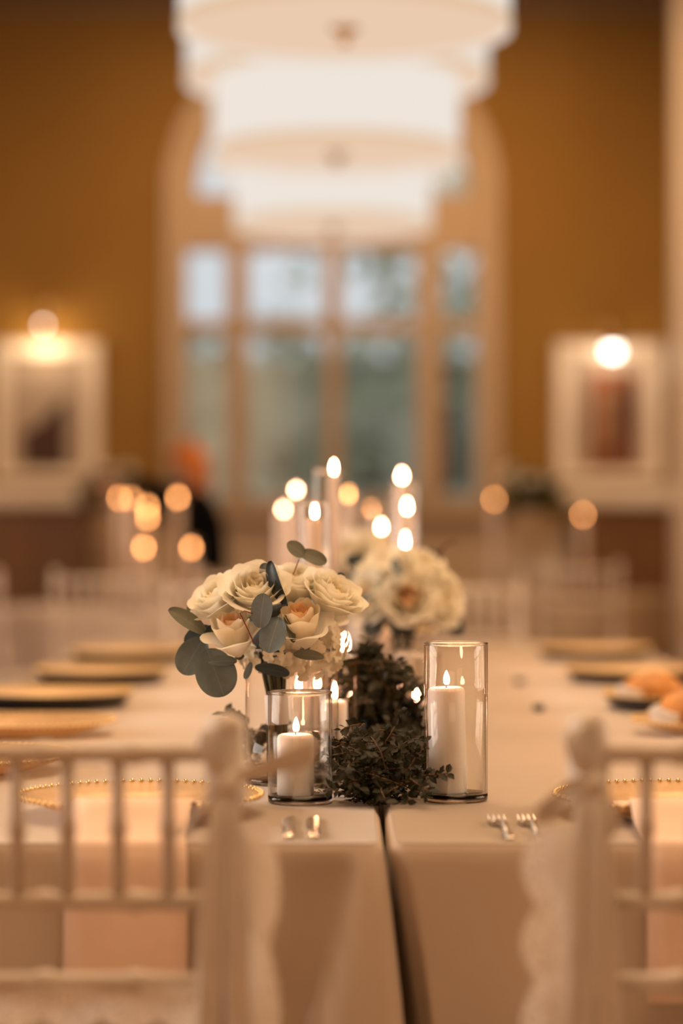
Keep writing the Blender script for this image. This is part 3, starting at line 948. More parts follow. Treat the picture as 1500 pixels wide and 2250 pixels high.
candle_in_vase(893, 1112, 5.75, 0.018, 0.036, 0.50, 'tall candle with the middle of three stacked glows above the rear bouquet', 'tall glass tube with the middle glow above the rear bouquet', G, 0.012, 0.030)
candle_in_vase(837, 1157, 6.20, 0.020, 0.036, 0.45, 'tall candle with a round glow just over the white flowers of the rear bouquets', 'tall glass tube just over the white flowers of the rear bouquets', G, 0.013, 0.026)
candle_in_vase(889, 1188, 5.32, 0.018, 0.034, 0.42, 'candle with the lowest of three stacked glows above the rear bouquet', 'glass tube with the lowest glow above the rear bouquet', G, 0.010, 0.034)

G = 'candles on the left guest table'
for px, py, d, fw, wh, wv in (
        (262, 1094, 11.75, 0.012, 'outermost dim glow of the left guest table', 'outermost dim glow'),
        (288, 1095, 11.30, 0.009, 'faint glow overlapping the outermost one on the left guest table', 'faint overlapping glow'),
        (323, 1113, 11.78, 0.015, 'upper of two overlapping bright glows on the left guest table', 'upper overlapping bright glow'),
        (324, 1136, 11.42, 0.015, 'lower of two overlapping bright glows on the left guest table', 'lower overlapping bright glow'),
        (390, 1093, 11.60, 0.016, 'orange glow in front of the person in black', 'orange glow before the person in black'),
        (315, 1203, 11.20, 0.016, 'lowest left orange glow on the left guest table', 'lowest left orange glow'),
        (420, 1203, 11.22, 0.016, 'lowest right orange glow on the left guest table', 'lowest right orange glow')):
    candle_in_vase(px, py, d, 0.022, 0.040, None, 'tall candle, ' + wh, 'glass tube around the ' + wv, G, fw, 0.034, seg=24)
G = 'candles on the right guest table'
candle_in_vase(1085, 1097, 13.1, 0.022, 0.040, None, 'tall candle with a dim orange glow at the window casing', 'glass tube around the dim glow at the window casing', G, 0.012, 0.028, seg=24)
candle_in_vase(1280, 1131, 13.25, 0.022, 0.040, None, 'tall candle with a dim orange glow below the right-hand sideboard top', 'glass tube around the dim glow below the sideboard top', G, 0.013, 0.030, seg=24)

# ------------------------------------------------------------------ flowers
def petal(R, H, w, curl, seed, m, point=0.0):
    r = random.Random(seed)
    p1, p2 = r.uniform(0, 6), r.uniform(0, 6)
    def fn(i, j):
        u, v = i * 2 - 1, j
        wv = w * (0.35 + 0.65 * math.sin(PI * (0.08 + 0.60 * v)))
        vv = v * (1 - 0.16 * u * u * v + 0.045 * point * (1 - abs(u)) ** 1.5 * v)
        a = u * wv
        rho = R * (0.12 + 0.88 * math.sin(min(1.0, vv * 1.15) * PI / 2))
        z = H * vv
        if vv > 0.66:
            k = (vv - 0.66) / 0.34
            rho += curl * R * k * k * 0.75
            z -= max(0, curl) * H * 0.30 * k * k
        rho += R * 0.045 * v * math.sin(4.0 * u + p1) + 0.02 * R * v * v * math.sin(9 * u + p2)
        z += H * 0.035 * v * v * math.sin(5.5 * u + p2)
        rho += R * (0.16 * curl * abs(u) ** 2.2 * v ** 3 * 1.4 - 0.08 * abs(u) ** 3 * v)
        z -= H * 0.10 * max(0, curl) * abs(u) ** 2 * v ** 3 * 1.2
        return (rho * math.cos(a), rho * math.sin(a), z)
    return MB().grid(fn, 11, 11).mesh('petal', m)


ROSE_LAYERS = [(3, 0.11, 1.06, 1.5, -0.2), (3, 0.20, 1.12, 1.35, -0.1), (4, 0.31, 1.18, 1.15, 0.0), (5, 0.43, 1.23, 1.0, 0.04), (5, 0.56, 1.26, 0.95, 0.10), (5, 0.69, 1.25, 0.92, 0.18), (5, 0.82, 1.20, 0.90, 0.26), (5, 0.94, 1.06, 0.92, 0.36)]
BUD_LAYERS = [(3, 0.16, 1.62, 1.5, -0.2), (3, 0.28, 1.72, 1.4, -0.1), (3, 0.41, 1.80, 1.3, -0.06), (4, 0.55, 1.82, 1.10, 0.02), (4, 0.72, 1.70, 1.05, 0.16), (4, 0.90, 1.28, 0.95, 0.50)]


def rose_kit(layers, ms):
    kit = []
    for i, (n, R, H, w, c) in enumerate(layers):
        kit.append([petal(R, H, w, c, 10 * i + k, ms[min(i, len(ms) - 1)], point=1.0 if i > len(layers) - 3 else 0) for k in range(2)])
    core = MB().lathe([(0, -0.12), (0.10, -0.10), (0.20, -0.02), (0.16, 0.10), (0.06, 0.3), (0, 0.5)], 12).mesh('rose', M['stem'])
    return layers, kit, core


p0, p1, p2 = M['petal'], M['petal_mid'], M['petal_peach']
KIT_WHITE = rose_kit(ROSE_LAYERS, [p1, p1, p1, p0, p0, p0, p0, p0])
KIT_PEACH = rose_kit(ROSE_LAYERS, [p2, p2, p2, p1, p1, p0, p0, p0])
KIT_BUD = rose_kit(BUD_LAYERS, [p2, p2, p2, p1, p1, p0])


def rose(parent, kit, pos, direction, R, spin=0.0):
    """pos = centre of the flower head in the parent's frame"""
    layers, meshes, core = kit
    z = Vector(direction).normalized()
    Hm = max(l[2] for l in layers)
    o = inst('rose', core, parent, Matrix.Translation(Vector(pos) - z * R * Hm * 0.5) @ frame(z) @ Matrix.Rotation(spin, 4, 'Z') @ Matrix.Scale(R, 4))
    for i, (n, *_r) in enumerate(layers):
        for k in range(n):
            a = 2 * PI * k / n + i * 0.55
            mt = Matrix.Rotation(a, 4, 'Z') @ Matrix.Rotation(0.05 * math.sin(3.1 * k + i + spin), 4, 'Y')
            inst('petal', meshes[i][k % 2], o, mt)
    return o


def floret_mesh(m):
    mb = MB()
    for k in range(4):
        a = k * PI / 2
        def fn(i, j):
            u, v = i * 2 - 1, j
            w = 0.50 * math.sin(PI * (0.05 + 0.74 * v))
            x = 1.05 * v * (1 - 0.10 * u * u)
            y = u * w
            z = 0.16 * u * u * v - 0.34 * v * v + 0.42 * v
            return (x * math.cos(a) - y * math.sin(a), x * math.sin(a) + y * math.cos(a), z)
        mb.grid(fn, 4, 4)
    mb.lathe([(0, 0.0), (0.10, 0.02), (0.10, 0.09), (0, 0.13)], 8)
    return mb.mesh('hydrangea_floret', m)


FLORET = floret_mesh(M['floret'])


def floret(parent, pos, direction, s, spin):
    return inst('hydrangea_floret', FLORET, parent, Matrix.Translation(pos) @ frame(direction) @ Matrix.Rotation(spin, 4, 'Z') @ Matrix.Scale(s, 4))


def euca_leaf(parent, base, tip, width, normal, m, cup=0.15, bend=0.1, round_=1.0):
    base, tip = Vector(base), Vector(tip)
    L = (tip - base).length
    def fn(i, j):
        v = (1 - math.cos(PI * j)) / 2
        u = i * 2 - 1
        w = width * 0.5 * math.sqrt(max(0.0, 1 - (2 * v - 1) ** 2)) * (0.93 + 0.14 * v) + 0.0003
        x = u * w
        y = L * v
        z = cup * width * u * u * 0.6 - bend * L * (v - 0.5) ** 2 * 2 + 0.02 * width * math.sin(7 * v + 5 * u) * u * u
        return (x, y, z)
    me = MB().grid(fn, 10, 16).mesh('eucalyptus_leaf', m)
    y = (tip - base).normalized()
    n = Vector(normal); n = (n - y * n.dot(y)).normalized()
    x = y.cross(n)
    mt = Matrix((x, y, n)).transposed().to_4x4()
    mt.translation = base
    return inst('eucalyptus_leaf', me, parent, mt)


# --- front bouquet
BD = 3.83
BO = Vector((P(607, 1600, BD).x, BD, TZ + 0.013))
bq = tag(empty('rose_bouquet', BO), 'front bouquet of ivory and peach roses with round eucalyptus leaves, wrapped in white ribbon', 'bouquet', 'rose bouquets')


def B(x, y, d): return P(x, y, d) - BO


rose(bq, KIT_WHITE, B(561, 1302, 3.765), (-0.02, -0.62, 0.78), 0.0475, 0.3)
rose(bq, KIT_WHITE, B(484, 1318, 3.80), (-0.55, -0.40, 0.74), 0.0455, 1.1)
rose(bq, KIT_BUD, B(514, 1398, 3.750), (-0.22, -0.36, 0.90), 0.0395, 2.0)
rose(bq, KIT_BUD, B(664, 1378, 3.757), (-0.10, -0.44, 0.89), 0.0415, 0.9)
rose(bq, KIT_WHITE, B(727, 1314, 3.80), (0.45, -0.40, 0.80), 0.047, 2.4)
rose(bq, KIT_WHITE, B(652, 1291, 3.835), (0.06, -0.30, 0.95), 0.048, 0.0)
rose(bq, KIT_WHITE, B(540, 1330, 3.92), (-0.3, 0.5, 0.8), 0.044, 1.4)
rose(bq, KIT_WHITE, B(700, 1340, 3.92), (0.4, 0.5, 0.75), 0.044, 0.6)
rose(bq, KIT_WHITE, B(610, 1345, 3.95), (0.0, 0.7, 0.7), 0.044, 0.2)
# hydrangea below the roses
fr = random.Random(21)
cen = B(640, 1395, 3.84)
spots = [(548, 1432), (560, 1455), (590, 1440), (610, 1425), (575, 1470), (600, 1455), (628, 1448), (640, 1420), (655, 1462), (630, 1478), (680, 1465), (700, 1455), (695, 1425), (720, 1440),
         (735, 1415), (715, 1400), (745, 1400), (740, 1440), (725, 1470), (700, 1482), (665, 1485), (605, 1400), (585, 1410), (560, 1410), (733, 1380), (752, 1420), (655, 1440), (612, 1462), (683, 1442), (648, 1395), (710, 1425), (738, 1462)]
for (x, y) in spots:
    x = min(x, 738)
    dd = 3.785 + 0.05 * ((x - 640) / 110) ** 2 + 0.03 * max(0, (y - 1440) / 45) + fr.uniform(-0.014, 0.010)
    q = B(x, y, dd)
    out = (q - cen).normalized() * 0.8 + Vector((fr.uniform(-.5, .5), -0.6, fr.uniform(-.4, .5)))
    floret(bq, q, out, fr.uniform(0.0105, 0.0145), fr.uniform(0, 3))
for k in range(26):
    a = fr.uniform(0, PI); e = fr.uniform(-0.5, 0.5)
    v = Vector((math.cos(a) * math.cos(e) * 0.085, math.sin(a) * math.cos(e) * 0.085, math.sin(e) * 0.06 - 0.02))
    floret(bq, cen + v, v, 0.015, fr.uniform(0, 3))
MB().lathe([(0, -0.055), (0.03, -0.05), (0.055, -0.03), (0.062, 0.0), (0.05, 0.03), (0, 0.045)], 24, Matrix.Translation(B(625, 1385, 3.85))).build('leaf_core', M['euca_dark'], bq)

F = Vector((0, -1, 0))


def el(x0, y0, d0, x1, y1, d1, wpx, nrm, mk, cup=0.15, bend=0.1):
    euca_leaf(bq, B(x0, y0, d0), B(x1, y1, d1), wpx * BD / FPX, Vector(nrm), M[mk], cup, bend)


el(454, 1392, 3.77, 371, 1338, 3.76, 42, (0.35, -0.75, 0.55), 'euca_olive', 0.2)
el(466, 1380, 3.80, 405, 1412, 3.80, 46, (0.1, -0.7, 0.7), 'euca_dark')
el(446, 1402, 3.785, 400, 1481, 3.775, 68, (-0.25, -0.95, -0.1), 'euca', 0.1)
el(455, 1426, 3.76, 492, 1530, 3.75, 88, (0.1, -1, 0.08), 'euca', 0.08)
el(521, 1451, 3.75, 458, 1454, 3.735, 26, (0, -0.85, 0.5), 'euca')
el(570, 1380, 3.705, 580, 1304, 3.695, 46, (-0.1, -1, 0.35), 'euca_light', 0.12)
el(612, 1356, 3.715, 588, 1434, 3.70, 56, (-0.1, -1, 0.25), 'euca_light', 0.15)
el(671, 1222, 3.832, 631, 1193, 3.825, 36, (0.1, -0.8, 0.55), 'euca_olive', 0.1)
el(660, 1212, 3.834, 717, 1236, 3.83, 34, (-0.1, -0.85, 0.5), 'euca_olive', 0.1)
el(624, 1328, 3.735, 588, 1233, 3.755, 38, (-0.75, -0.65, 0.1), 'euca_dark', 0.25, 0.2)
el(606, 1290, 3.765, 576, 1238, 3.77, 34, (-0.4, -0.9, 0.1), 'euca', 0.15)
el(712, 1443, 3.74, 644, 1436, 3.735, 26, (0.05, -0.8, 0.6), 'euca_olive', 0.1)
el(560, 1464, 3.76, 636, 1480, 3.755, 28, (0, -0.85, 0.45), 'euca_dark', 0.1)
el(552, 1455, 3.765, 538, 1492, 3.76, 16, (0.4, -0.9, 0), 'euca', 0.1)
el(738, 1300, 3.86, 750, 1258, 3.87, 26, (-0.3, -0.9, 0.2), 'euca_dark')
el(430, 1352, 3.82, 412, 1332, 3.82, 18, (0.1, -0.9, 0.4), 'euca_olive')
el(470, 1372, 3.775, 455, 1412, 3.775, 30, (0.5, -0.8, 0.3), 'euca_dark')
el(625, 1352, 3.735, 645, 1412, 3.725, 20, (0.6, -0.8, 0), 'euca_olive', 0.3)
MB().tube([B(618, 1330, 3.80), B(630, 1290, 3.81), B(645, 1260, 3.825), B(657, 1228, 3.83)], [0.0012, 0.0011, 0.001, 0.0008], 6).build('twig', M['redtwig'], bq)
MB().tube([B(557, 1412, 3.72), B(545, 1385, 3.705), B(527, 1347, 3.70), B(537, 1342, 3.695), B(556, 1348, 3.695)], [0.001, 0.0009, 0.0009, 0.0008, 0.0008], 6).build('twig', M['redtwig'], bq)
MB().tube([B(557, 1412, 3.72), B(572, 1400, 3.715), B(590, 1404, 3.71)], 0.0008, 6).build('twig', M['redtwig'], bq)
# stems, ribbon
top, mid = B(600, 1455, BD), B(606, 1525, BD)
low = Vector((B(612, 1600, BD).x, 0.0, 0.001))
sr = random.Random(3)
for k in range(16):
    a = 2 * PI * k / 16 + sr.uniform(-.1, .1)
    rr = 0.013 if k % 2 else 0.0075
    o1 = Vector((math.cos(a), math.sin(a), 0))
    MB().tube([top + o1 * rr * 2.0 + Vector((0, 0, 0.03)), top + o1 * rr * 1.5, mid + o1 * rr, low + o1 * rr * 1.25], 0.0035, 7).build('stem', M['stem'], bq)
ax = (B(610, 1591, BD) - mid)
L = ax.length
MB().lathe([(0.0178, 0), (0.0185, 0.001), (0.0185, L - 0.001), (0.0178, L)], 32, Matrix.Translation(mid) @ frame(ax)).build('ribbon_wrap', M['wrap'], bq)
vase(-0.0790, 3.853, 0.0755, 0.213, 'wide clear glass vase with water holding the front bouquet', 'bouquet vases', seg=72, water=0.082)

# --- rear bouquets
def ball_bouquet(cx, cy, cz, R, seed, label, n_roses=9):
    t = tag(empty('rose_bouquet', (cx, cy, TZ + 0.013)), label, 'bouquet', 'rose bouquets')
    r = random.Random(seed)
    c = Vector((0, 0, cz - TZ - 0.013))
    dirs = []
    k = 0
    while len(dirs) < n_roses and k < 4000:
        k += 1
        a, e = r.uniform(0, 2 * PI), r.uniform(-0.15, 1.5)
        v = Vector((math.cos(a) * math.cos(e), math.sin(a) * math.cos(e), math.sin(e)))
        if all((v - w).length > 0.72 for w in dirs): dirs.append(v)
    for i, v in enumerate(dirs):
        rose(t, KIT_PEACH if (v.y < -0.55 and v.x < 0.15 and v.z < 0.6) else KIT_WHITE, c + Vector((v.x * R * 0.72, v.y * R * 0.72, v.z * R * 0.66)), v + Vector((0, -0.1, 0.25)), R * 0.42, r.uniform(0, 3))
    for i in range(44):
        a, e = r.uniform(0, 2 * PI), r.uniform(-0.75, 0.5)
        v = Vector((math.cos(a) * math.cos(e), math.sin(a) * math.cos(e), math.sin(e) * 0.8))
        floret(t, c + v * R * 0.82, v, r.uniform(0.014, 0.018), r.uniform(0, 3))
    for i in range(9):
        a, e = r.uniform(0, 2 * PI), r.uniform(-0.5, 0.9)
        v = Vector((math.cos(a) * math.cos(e), math.sin(a) * math.cos(e), math.sin(e)))
        b = c + v * R * 0.85
        euca_leaf(t, b, b + (v + Vector((r.uniform(-.6, .6), r.uniform(-.6, .2), -0.5))).normalized() * r.uniform(0.045, 0.06), r.uniform(0.03, 0.042), Vector((v.x * .3, -1, 0.3)), M['euca'] if i % 2 else M['euca_dark'])
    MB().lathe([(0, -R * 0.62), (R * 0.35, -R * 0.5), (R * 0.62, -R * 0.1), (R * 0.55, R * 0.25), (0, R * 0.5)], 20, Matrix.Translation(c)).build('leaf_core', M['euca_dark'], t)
    b0 = c + Vector((0, 0, -R * 0.5))
    for i in range(12):
        a = 2 * PI * i / 12
        o1 = Vector((math.cos(a), math.sin(a), 0)) * 0.013
        MB().tube([b0 + o1 * 1.6, b0 * 0.6 + o1, o1 * 1.2], 0.0035, 6).build('stem', M['stem'], t)
    MB().lathe([(0.0185, 0), (0.019, 0.001), (0.019, 0.05), (0.0185, 0.051)], 24, Matrix.Translation(b0 * 0.45)).build('ribbon_wrap', M['wrap'], t)
    return t


q2 = P(884, 1322, 5.0)
b2 = ball_bouquet(q2.x, 5.0, q2.z, 0.122, 5, 'middle bouquet of ivory and peach roses behind the tall front vase')
MB().tube([(0.07, -0.02, q2.z - TZ + 0.05), (0.082, -0.02, q2.z - TZ + 0.10), (0.105, -0.02, q2.z - TZ + 0.112)], [0.003, 0.004, 0.005], 6).build('twig', M['twig'], b2)
vase(q2.x, 5.0, 0.06, 0.20, 'clear glass vase holding the middle bouquet', 'bouquet vases', water=0.08)
q3 = P(795, 1262, 6.02)
ball_bouquet(q3.x - 0.01, 6.02, q3.z, 0.12, 8, 'far bouquet of ivory roses, blurred behind the middle one')
vase(q3.x - 0.01, 6.02, 0.06, 0.20, 'clear glass vase holding the far bouquet', 'bouquet vases', water=0.08)

# ------------------------------------------------------------------ greenery garland down the middle of the table
LEAF_V = [(0, 0, 0), (-0.30, 0.30, 0.06), (-0.34, 0.62, 0.07), (0, 0.35, 0), (0, 0.68, -0.02), (0.30, 0.30, 0.06), (0.34, 0.62, 0.07), (0, 1.0, -0.08)]
LEAF_F = [(0, 3, 1), (1, 3, 4, 2), (2, 4, 7), (0, 5, 3), (3, 5, 6, 4), (4, 6, 7)]
leaf_me = MB().add(LEAF_V, LEAF_F).mesh('leaf', M['garland'])
gl = tag(empty('greenery_garland', (0.06, 3.6, TZ)), 'dark small-leaved greenery garland running down the middle of the table', 'garland')
GO = Vector((0.06, 3.6, TZ))
gr = random.Random(12)
leaf_mats, twigs = [], MB()


def free(p, pad=0.004):
    return all((p.x - x) ** 2 + (p.y - y) ** 2 > (r + pad) ** 2 for x, y, r in VASES)


def sprig(base, direction, length, nl, size, droop):
    d = Vector(direction).normalized()
    p = Vector(base)
    pts = [p.copy()]
    steps = max(3, nl // 2)
    for s in range(steps):
        d = (d + Vector((gr.uniform(-.22, .22), gr.uniform(-.22, .22), gr.uniform(-.15, .15) - droop))).normalized()
        p = p + d * length / steps
        p.z = max(p.z, TZ + 0.004)
        if not free(p): break
        pts.append(p.copy())
        side = d.cross(Vector((gr.uniform(-1, 1), gr.uniform(-1, 1), 0.8))).normalized()
        for sg in (-1, 1):
            ld = (side * sg * 0.9 + d * 0.55 + Vector((gr.uniform(-.3, .3), gr.uniform(-.3, .3), gr.uniform(-.3, .35)))).normalized()
            L = size * gr.uniform(0.75, 1.25)
            tip = p + ld * L
            if tip.z < TZ + 0.003:
                ld.z = max(0.0, (TZ + 0.004 - p.z) / L); ld.normalize(); tip = p + ld * L
            if not free(tip) or not free(p + ld * L * 0.5): continue
            n = Vector((gr.uniform(-.6, .6), -0.5 + gr.uniform(-.5, .5), 0.7 + gr.uniform(-.4, .4)))
            n = n - ld * n.dot(ld)
            if n.length < 1e-3: continue
            n.normalize()
            x = ld.cross(n)
            m = Matrix((x * L * 0.80, ld * L, n * L)).transposed().to_4x4()
            m.translation = p - GO
            leaf_mats.append((p.y, m))
    if len(pts) > 1:
        twigs.tube([q - GO for q in pts], [0.0011] * (len(pts) - 1) + [0.0006], 5)


# front heap
for k in range(120):
    x = gr.uniform(0.005, 0.112); y = gr.uniform(3.53, 3.80)
    hz = 0.095 * math.exp(-((x - 0.03) / 0.075) ** 2) * (0.55 + 0.45 * min(1, (y - 3.5) / 0.15))
    z = TZ + gr.uniform(0.006, 0.012 + hz)
    sprig((x, y, z), (gr.uniform(-1, 1), gr.uniform(-1, 0.3), gr.uniform(-0.15, 0.55)), gr.uniform(0.035, 0.07), 12, 0.0165, 0.08)
# upright drooping bunch
for k in range(120):
    y = 4.22 + gr.uniform(-0.09, 0.10)
    hz = gr.random() ** 0.8
    z = TZ + 0.015 + 0.16 * hz
    cx = 0.05 + 0.045 * (1 - hz)
    x = cx + gr.uniform(-1, 1) * (0.018 + 0.042 * (1 - hz))
    sprig((x, y, z), (gr.uniform(-.8, 1), gr.uniform(-1, 0.4), gr.uniform(-0.5, 0.8)), gr.uniform(0.04, 0.085), 12, 0.022, 0.25)
for k in range(7):
    sprig((0.035 + gr.uniform(-.012, .03), 4.2, TZ + 0.14), (gr.uniform(-.2, .3), -0.2, 1), 0.05, 8, 0.024, 0.0)
# between the two and on to the far end
for k in range(46):
    y = gr.uniform(3.78, 4.14)
    sprig((0.065 + gr.uniform(-.05, .05), y, TZ + gr.uniform(0.008, 0.06)), (gr.uniform(-1, 1), gr.uniform(-1, .6), gr.uniform(-.1, .5)), 0.06, 10, 0.021, 0.08)
for k in range(150):
    y = gr.uniform(4.3, 7.9)
    sprig((0.055 + gr.uniform(-.07, .07), y, TZ + gr.uniform(0.006, 0.05)), (gr.uniform(-1, 1), gr.uniform(-1, 1), gr.uniform(-.1, .5)), 0.07, 10, 0.024, 0.08)
for k in range(16):
    sprig((-0.145 + gr.uniform(-.015, .02), 3.97 + gr.uniform(-.05, .08), TZ + gr.uniform(0.01, 0.07)), (gr.uniform(-1, .4), gr.uniform(-1, .5), gr.uniform(0, .9)), 0.05, 8, 0.022, 0.05)
leaf_mats.sort(key=lambda t: t[0])
tag(twigs.build('twigs', M['twig'], gl), kind='stuff')
for y, m in leaf_mats[:300]:
    inst('leaf', leaf_me, gl, m)
rest = MB()
for y, m in leaf_mats[300:]:
    rest.add(LEAF_V, LEAF_F, m)
tag(rest.build('foliage', M['garland'], gl), kind='stuff')

# ------------------------------------------------------------------ place settings
def make_charger():
    t = empty('charger_plate')
    R = 0.168
    MB().lathe([(0, 0.004), (0.095, 0.004), (0.125, 0.016), (R, 0.0335), (R, 0.0350), (0.124, 0.0185), (0.094, 0.0065), (0, 0.0065)], 64).build('plate', M['goldplate'], t)
    MB().lathe([(0.088, 0.0), (0.096, 0.0), (0.118, 0.0022), (0.150, 0.0045), (R + 0.001, 0.0325), (R + 0.0005, 0.0335)], 64).build('underside', M['underside'], t)  # black surface stands in for the shade below the raised rim
    mb = MB()
    n = 72
    for k in range(n):
        a = 2 * PI * k / n
        mb.lathe([(0, -0.0045), (0.0035, -0.002), (0.0038, 0.001), (0, 0.0045)], 6, Matrix.Translation((R * math.cos(a), R * math.sin(a), 0.0365)))
    mb.build('beaded_rim', M['gold'], t)
    return t


def make_glass_charger():
    t = empty('charger_plate')
    R = 0.172
    MB().lathe([(0, 0.004), (0.10, 0.004), (0.13, 0.012), (R, 0.028), (R, 0.0295), (0.128, 0.015), (0.098, 0.0068), (0, 0.0068)], 64).build('plate', M['tintglass'], t)
    MB().lathe([(0.085, 0.0), (0.092, 0.0), (0.092, 0.0042), (0.085, 0.0042)], 48, closed=True).build('foot', M['tintglass'], t)
    mb = MB()
    n = 80
    for k in range(n):
        a = 2 * PI * k / n
        mb.lathe([(0, -0.0045), (0.0035, -0.002), (0.0038, 0.001), (0, 0.0045)], 6, Matrix.Translation((R * math.cos(a), R * math.sin(a), 0.029)))
    mb.build('beaded_rim', M['gold'], t)
    return t


ch_gold, ch_glass = make_charger(), make_glass_charger()
uses = {'gold': False, 'glass': False}


def charger(kind, x, y, label):
    src = ch_gold if kind == 'gold' else ch_glass
    o = src if not uses[kind] else copy_tree(src)
    uses[kind] = True
    o.location = (x, y, TZ + 0.0005)
    return tag(o, label, 'plate', 'charger plates')


charger('glass', -0.285, 3.435, 'gold-beaded glass charger plate behind the near left chair spindles')
charger('glass', 0.475, 3.435, 'gold-beaded glass charger plate behind the near right chair')
charger('glass', -0.622, 4.02, 'gold-beaded glass charger plate cut by the left picture edge, nearest on that side')
charger('glass', -0.612, 4.70, 'gold-beaded glass charger plate second nearest along the left table edge')
charger('gold', -0.635, 5.40, 'gold charger plate with the broadest painted underside shade on the left table side')
charger('gold', -0.615, 6.20, 'gold charger plate second from the far end on the left table side')
charger('gold', -0.62, 7.08, 'gold charger plate at the far end of the left table side')
charger('glass', 0.74, 4.72, 'gold-beaded glass charger plate with the cut-off bread roll at the right picture edge')
charger('gold', 0.745, 5.32, 'gold charger plate with the fully visible bread roll on the right table side')
charger('gold', 0.745, 6.22, 'gold charger plate second from the far end on the right table side')
charger('gold', 0.755, 7.24, 'gold charger plate at the far end of the right table side')


def bread(x, y, label, seed):
    r = random.Random(seed)
    t = tag(empty('bread_roll', (x, y, TZ + 0.013)), label, 'bread', 'bread rolls')
    def fn(i, j):
        a, e = 2 * PI * i, -0.5 * PI + PI * j
        k = 1 + 0.07 * noise.noise(Vector((math.cos(a) * 2, math.sin(a) * 2, j * 3 + seed)))
        z = math.sin(e)
        return (0.066 * k * math.cos(a) * math.cos(e), 0.055 * k * math.sin(a) * math.cos(e), 0.030 + (0.042 if z > 0 else 0.030) * k * z * (1 if z > 0 else 0.98))
    MB().grid(fn, 24, 14).build('crust', M['bread'], t)
    # paper wrap standing up beside it
    def fp(i, j):
        a = PI * 0.62 + PI * 0.75 * i
        rr = 0.070 + 0.010 * j + 0.004 * math.sin(14 * i + 3 * j)
        return (rr * math.cos(a), rr * 0.85 * math.sin(a), 0.002 + 0.036 * j + 0.006 * j * math.sin(11 * i))
    MB().grid(fp, 20, 4).build('paper_wrap', M['satin'], t, solid=0.001)
    return t


bread(0.684, 5.32, 'golden bread roll in white paper, whole in view on the right side', 1)
bread(0.682, 4.72, 'golden bread roll in white paper, cut by the right picture edge', 2)


def napkin(cx, y_in, w, label, hang):
    """flat folded napkin lying on the charger and falling over the table edge"""
    prof = [(y_in, TZ + 0.014), (3.36, TZ + 0.015), (3.30, TZ + 0.030), (3.27, TZ + 0.040), (3.24, TZ + 0.040), (3.19, TZ + 0.018), (TY0 + 0.02, TZ + 0.006), (TY0 - 0.008, TZ + 0.002), (TY0 - 0.020, TZ - 0.02), (TY0 - 0.024, TZ - 0.08), (TY0 - 0.026, TZ - hang)]
    n = len(prof)
    def fn(i, j):
        k = j * (n - 1); a = min(int(k), n - 2); f = k - a
        y = prof[a][0] * (1 - f) + prof[a + 1][0] * f
        z = prof[a][1] * (1 - f) + prof[a + 1][1] * f
        return (cx + (i - 0.5) * w + 0.003 * math.sin(9 * j), y + 0.002 * math.sin(7 * i + 2), z)
    t = MB().grid(fn, 6, (n - 1) * 3).build('folded_napkin', M['napkin'], solid=0.004)
    t.location = (0, 0, 0)
    return tag(t, label, 'napkin', 'napkins over the table edge')


napkin(-0.279, 3.47, 0.158, 'blush folded napkin hanging over the table edge behind the left chair spindles', 0.20)
napkin(0.468, 3.47, 0.158, 'blush folded napkin hanging over the table edge behind the right chair', 0.20)


def flat_shape(outline_l, zf, th):
    """outline_l: list of (y, x_left, x_right); zf: y -> z"""
    mb = MB()
    vs, fs = [], []
    for (y, a, b) in outline_l:
        z = zf(y)
        vs += [(a, y, z), (b, y, z), (b, y, z + th), (a, y, z + th)]
    n = len(outline_l)
    for k in range(n - 1):
        q, w = k * 4, k * 4 + 4
        for e in range(4):
            e2 = (e + 1) % 4
            fs.append((q + e, q + e2, w + e2, w + e))
    fs.append((0, 3, 2, 1)); fs.append(tuple((n - 1) * 4 + e for e in (0, 1, 2, 3)))
    return mb.add(vs, fs)


def make_knife():
    t = empty('table_knife')
    flat_shape([(0, -0.0065, 0.0065), (0.004, -0.0085, 0.0085), (0.05, -0.0075, 0.0075), (0.095, -0.0055, 0.0055), (0.10, -0.005, 0.005)], lambda y: 0.0, 0.0055).build('handle', M['silver'], t, bevel=0.0018)
    flat_shape([(0.099, -0.005, 0.005), (0.112, -0.011, 0.006), (0.17, -0.012, 0.006), (0.20, -0.009, 0.005), (0.222, 0.001, 0.003)], lambda y: 0.002, 0.0018).build('blade', M['silver'], t, smooth=False)
    return t


def make_fork():
    t = empty('table_fork')
    hz = lambda y: 0.0005 + 0.009 * math.exp(-((y - 0.115) / 0.035) ** 2)
    flat_shape([(0, -0.005, 0.005), (0.006, -0.0082, 0.0082), (0.03, -0.0078, 0.0078), (0.07, -0.0042, 0.0042), (0.11, -0.003, 0.003), (0.132, -0.004, 0.004)], hz, 0.003).build('handle', M['silver'], t, bevel=0.001)
    flat_shape([(0.131, -0.004, 0.004), (0.138, -0.0115, 0.0115), (0.155, -0.0125, 0.0125)], lambda y: hz(y), 0.002).build('shoulder', M['silver'], t, bevel=0.0006)
    for k in range(4):
        x = -0.0108 + k * 0.0072
        flat_shape([(0.154, x - 0.0015, x + 0.0017), (0.18, x - 0.0014, x + 0.0014), (0.203, x - 0.0007, x + 0.0007)], lambda y: hz(y) + 0.006 * ((y - 0.154) / 0.05) ** 2, 0.0018).build('tine', M['silver'], t, smooth=False)
    return t


kn0, fk0 = make_knife(), make_fork()
ku = {'k': False, 'f': False}


def flatware(kind, x, y, rz, label):
    src = kn0 if kind == 'k' else fk0
    o = src if not ku[kind] else copy_tree(src)
    ku[kind] = True
    o.location = (x, y, TZ + 0.0008); o.rotation_euler = (0, 0, rz)
    return tag(o, label, 'knife' if kind == 'k' else 'fork', 'table flatware')


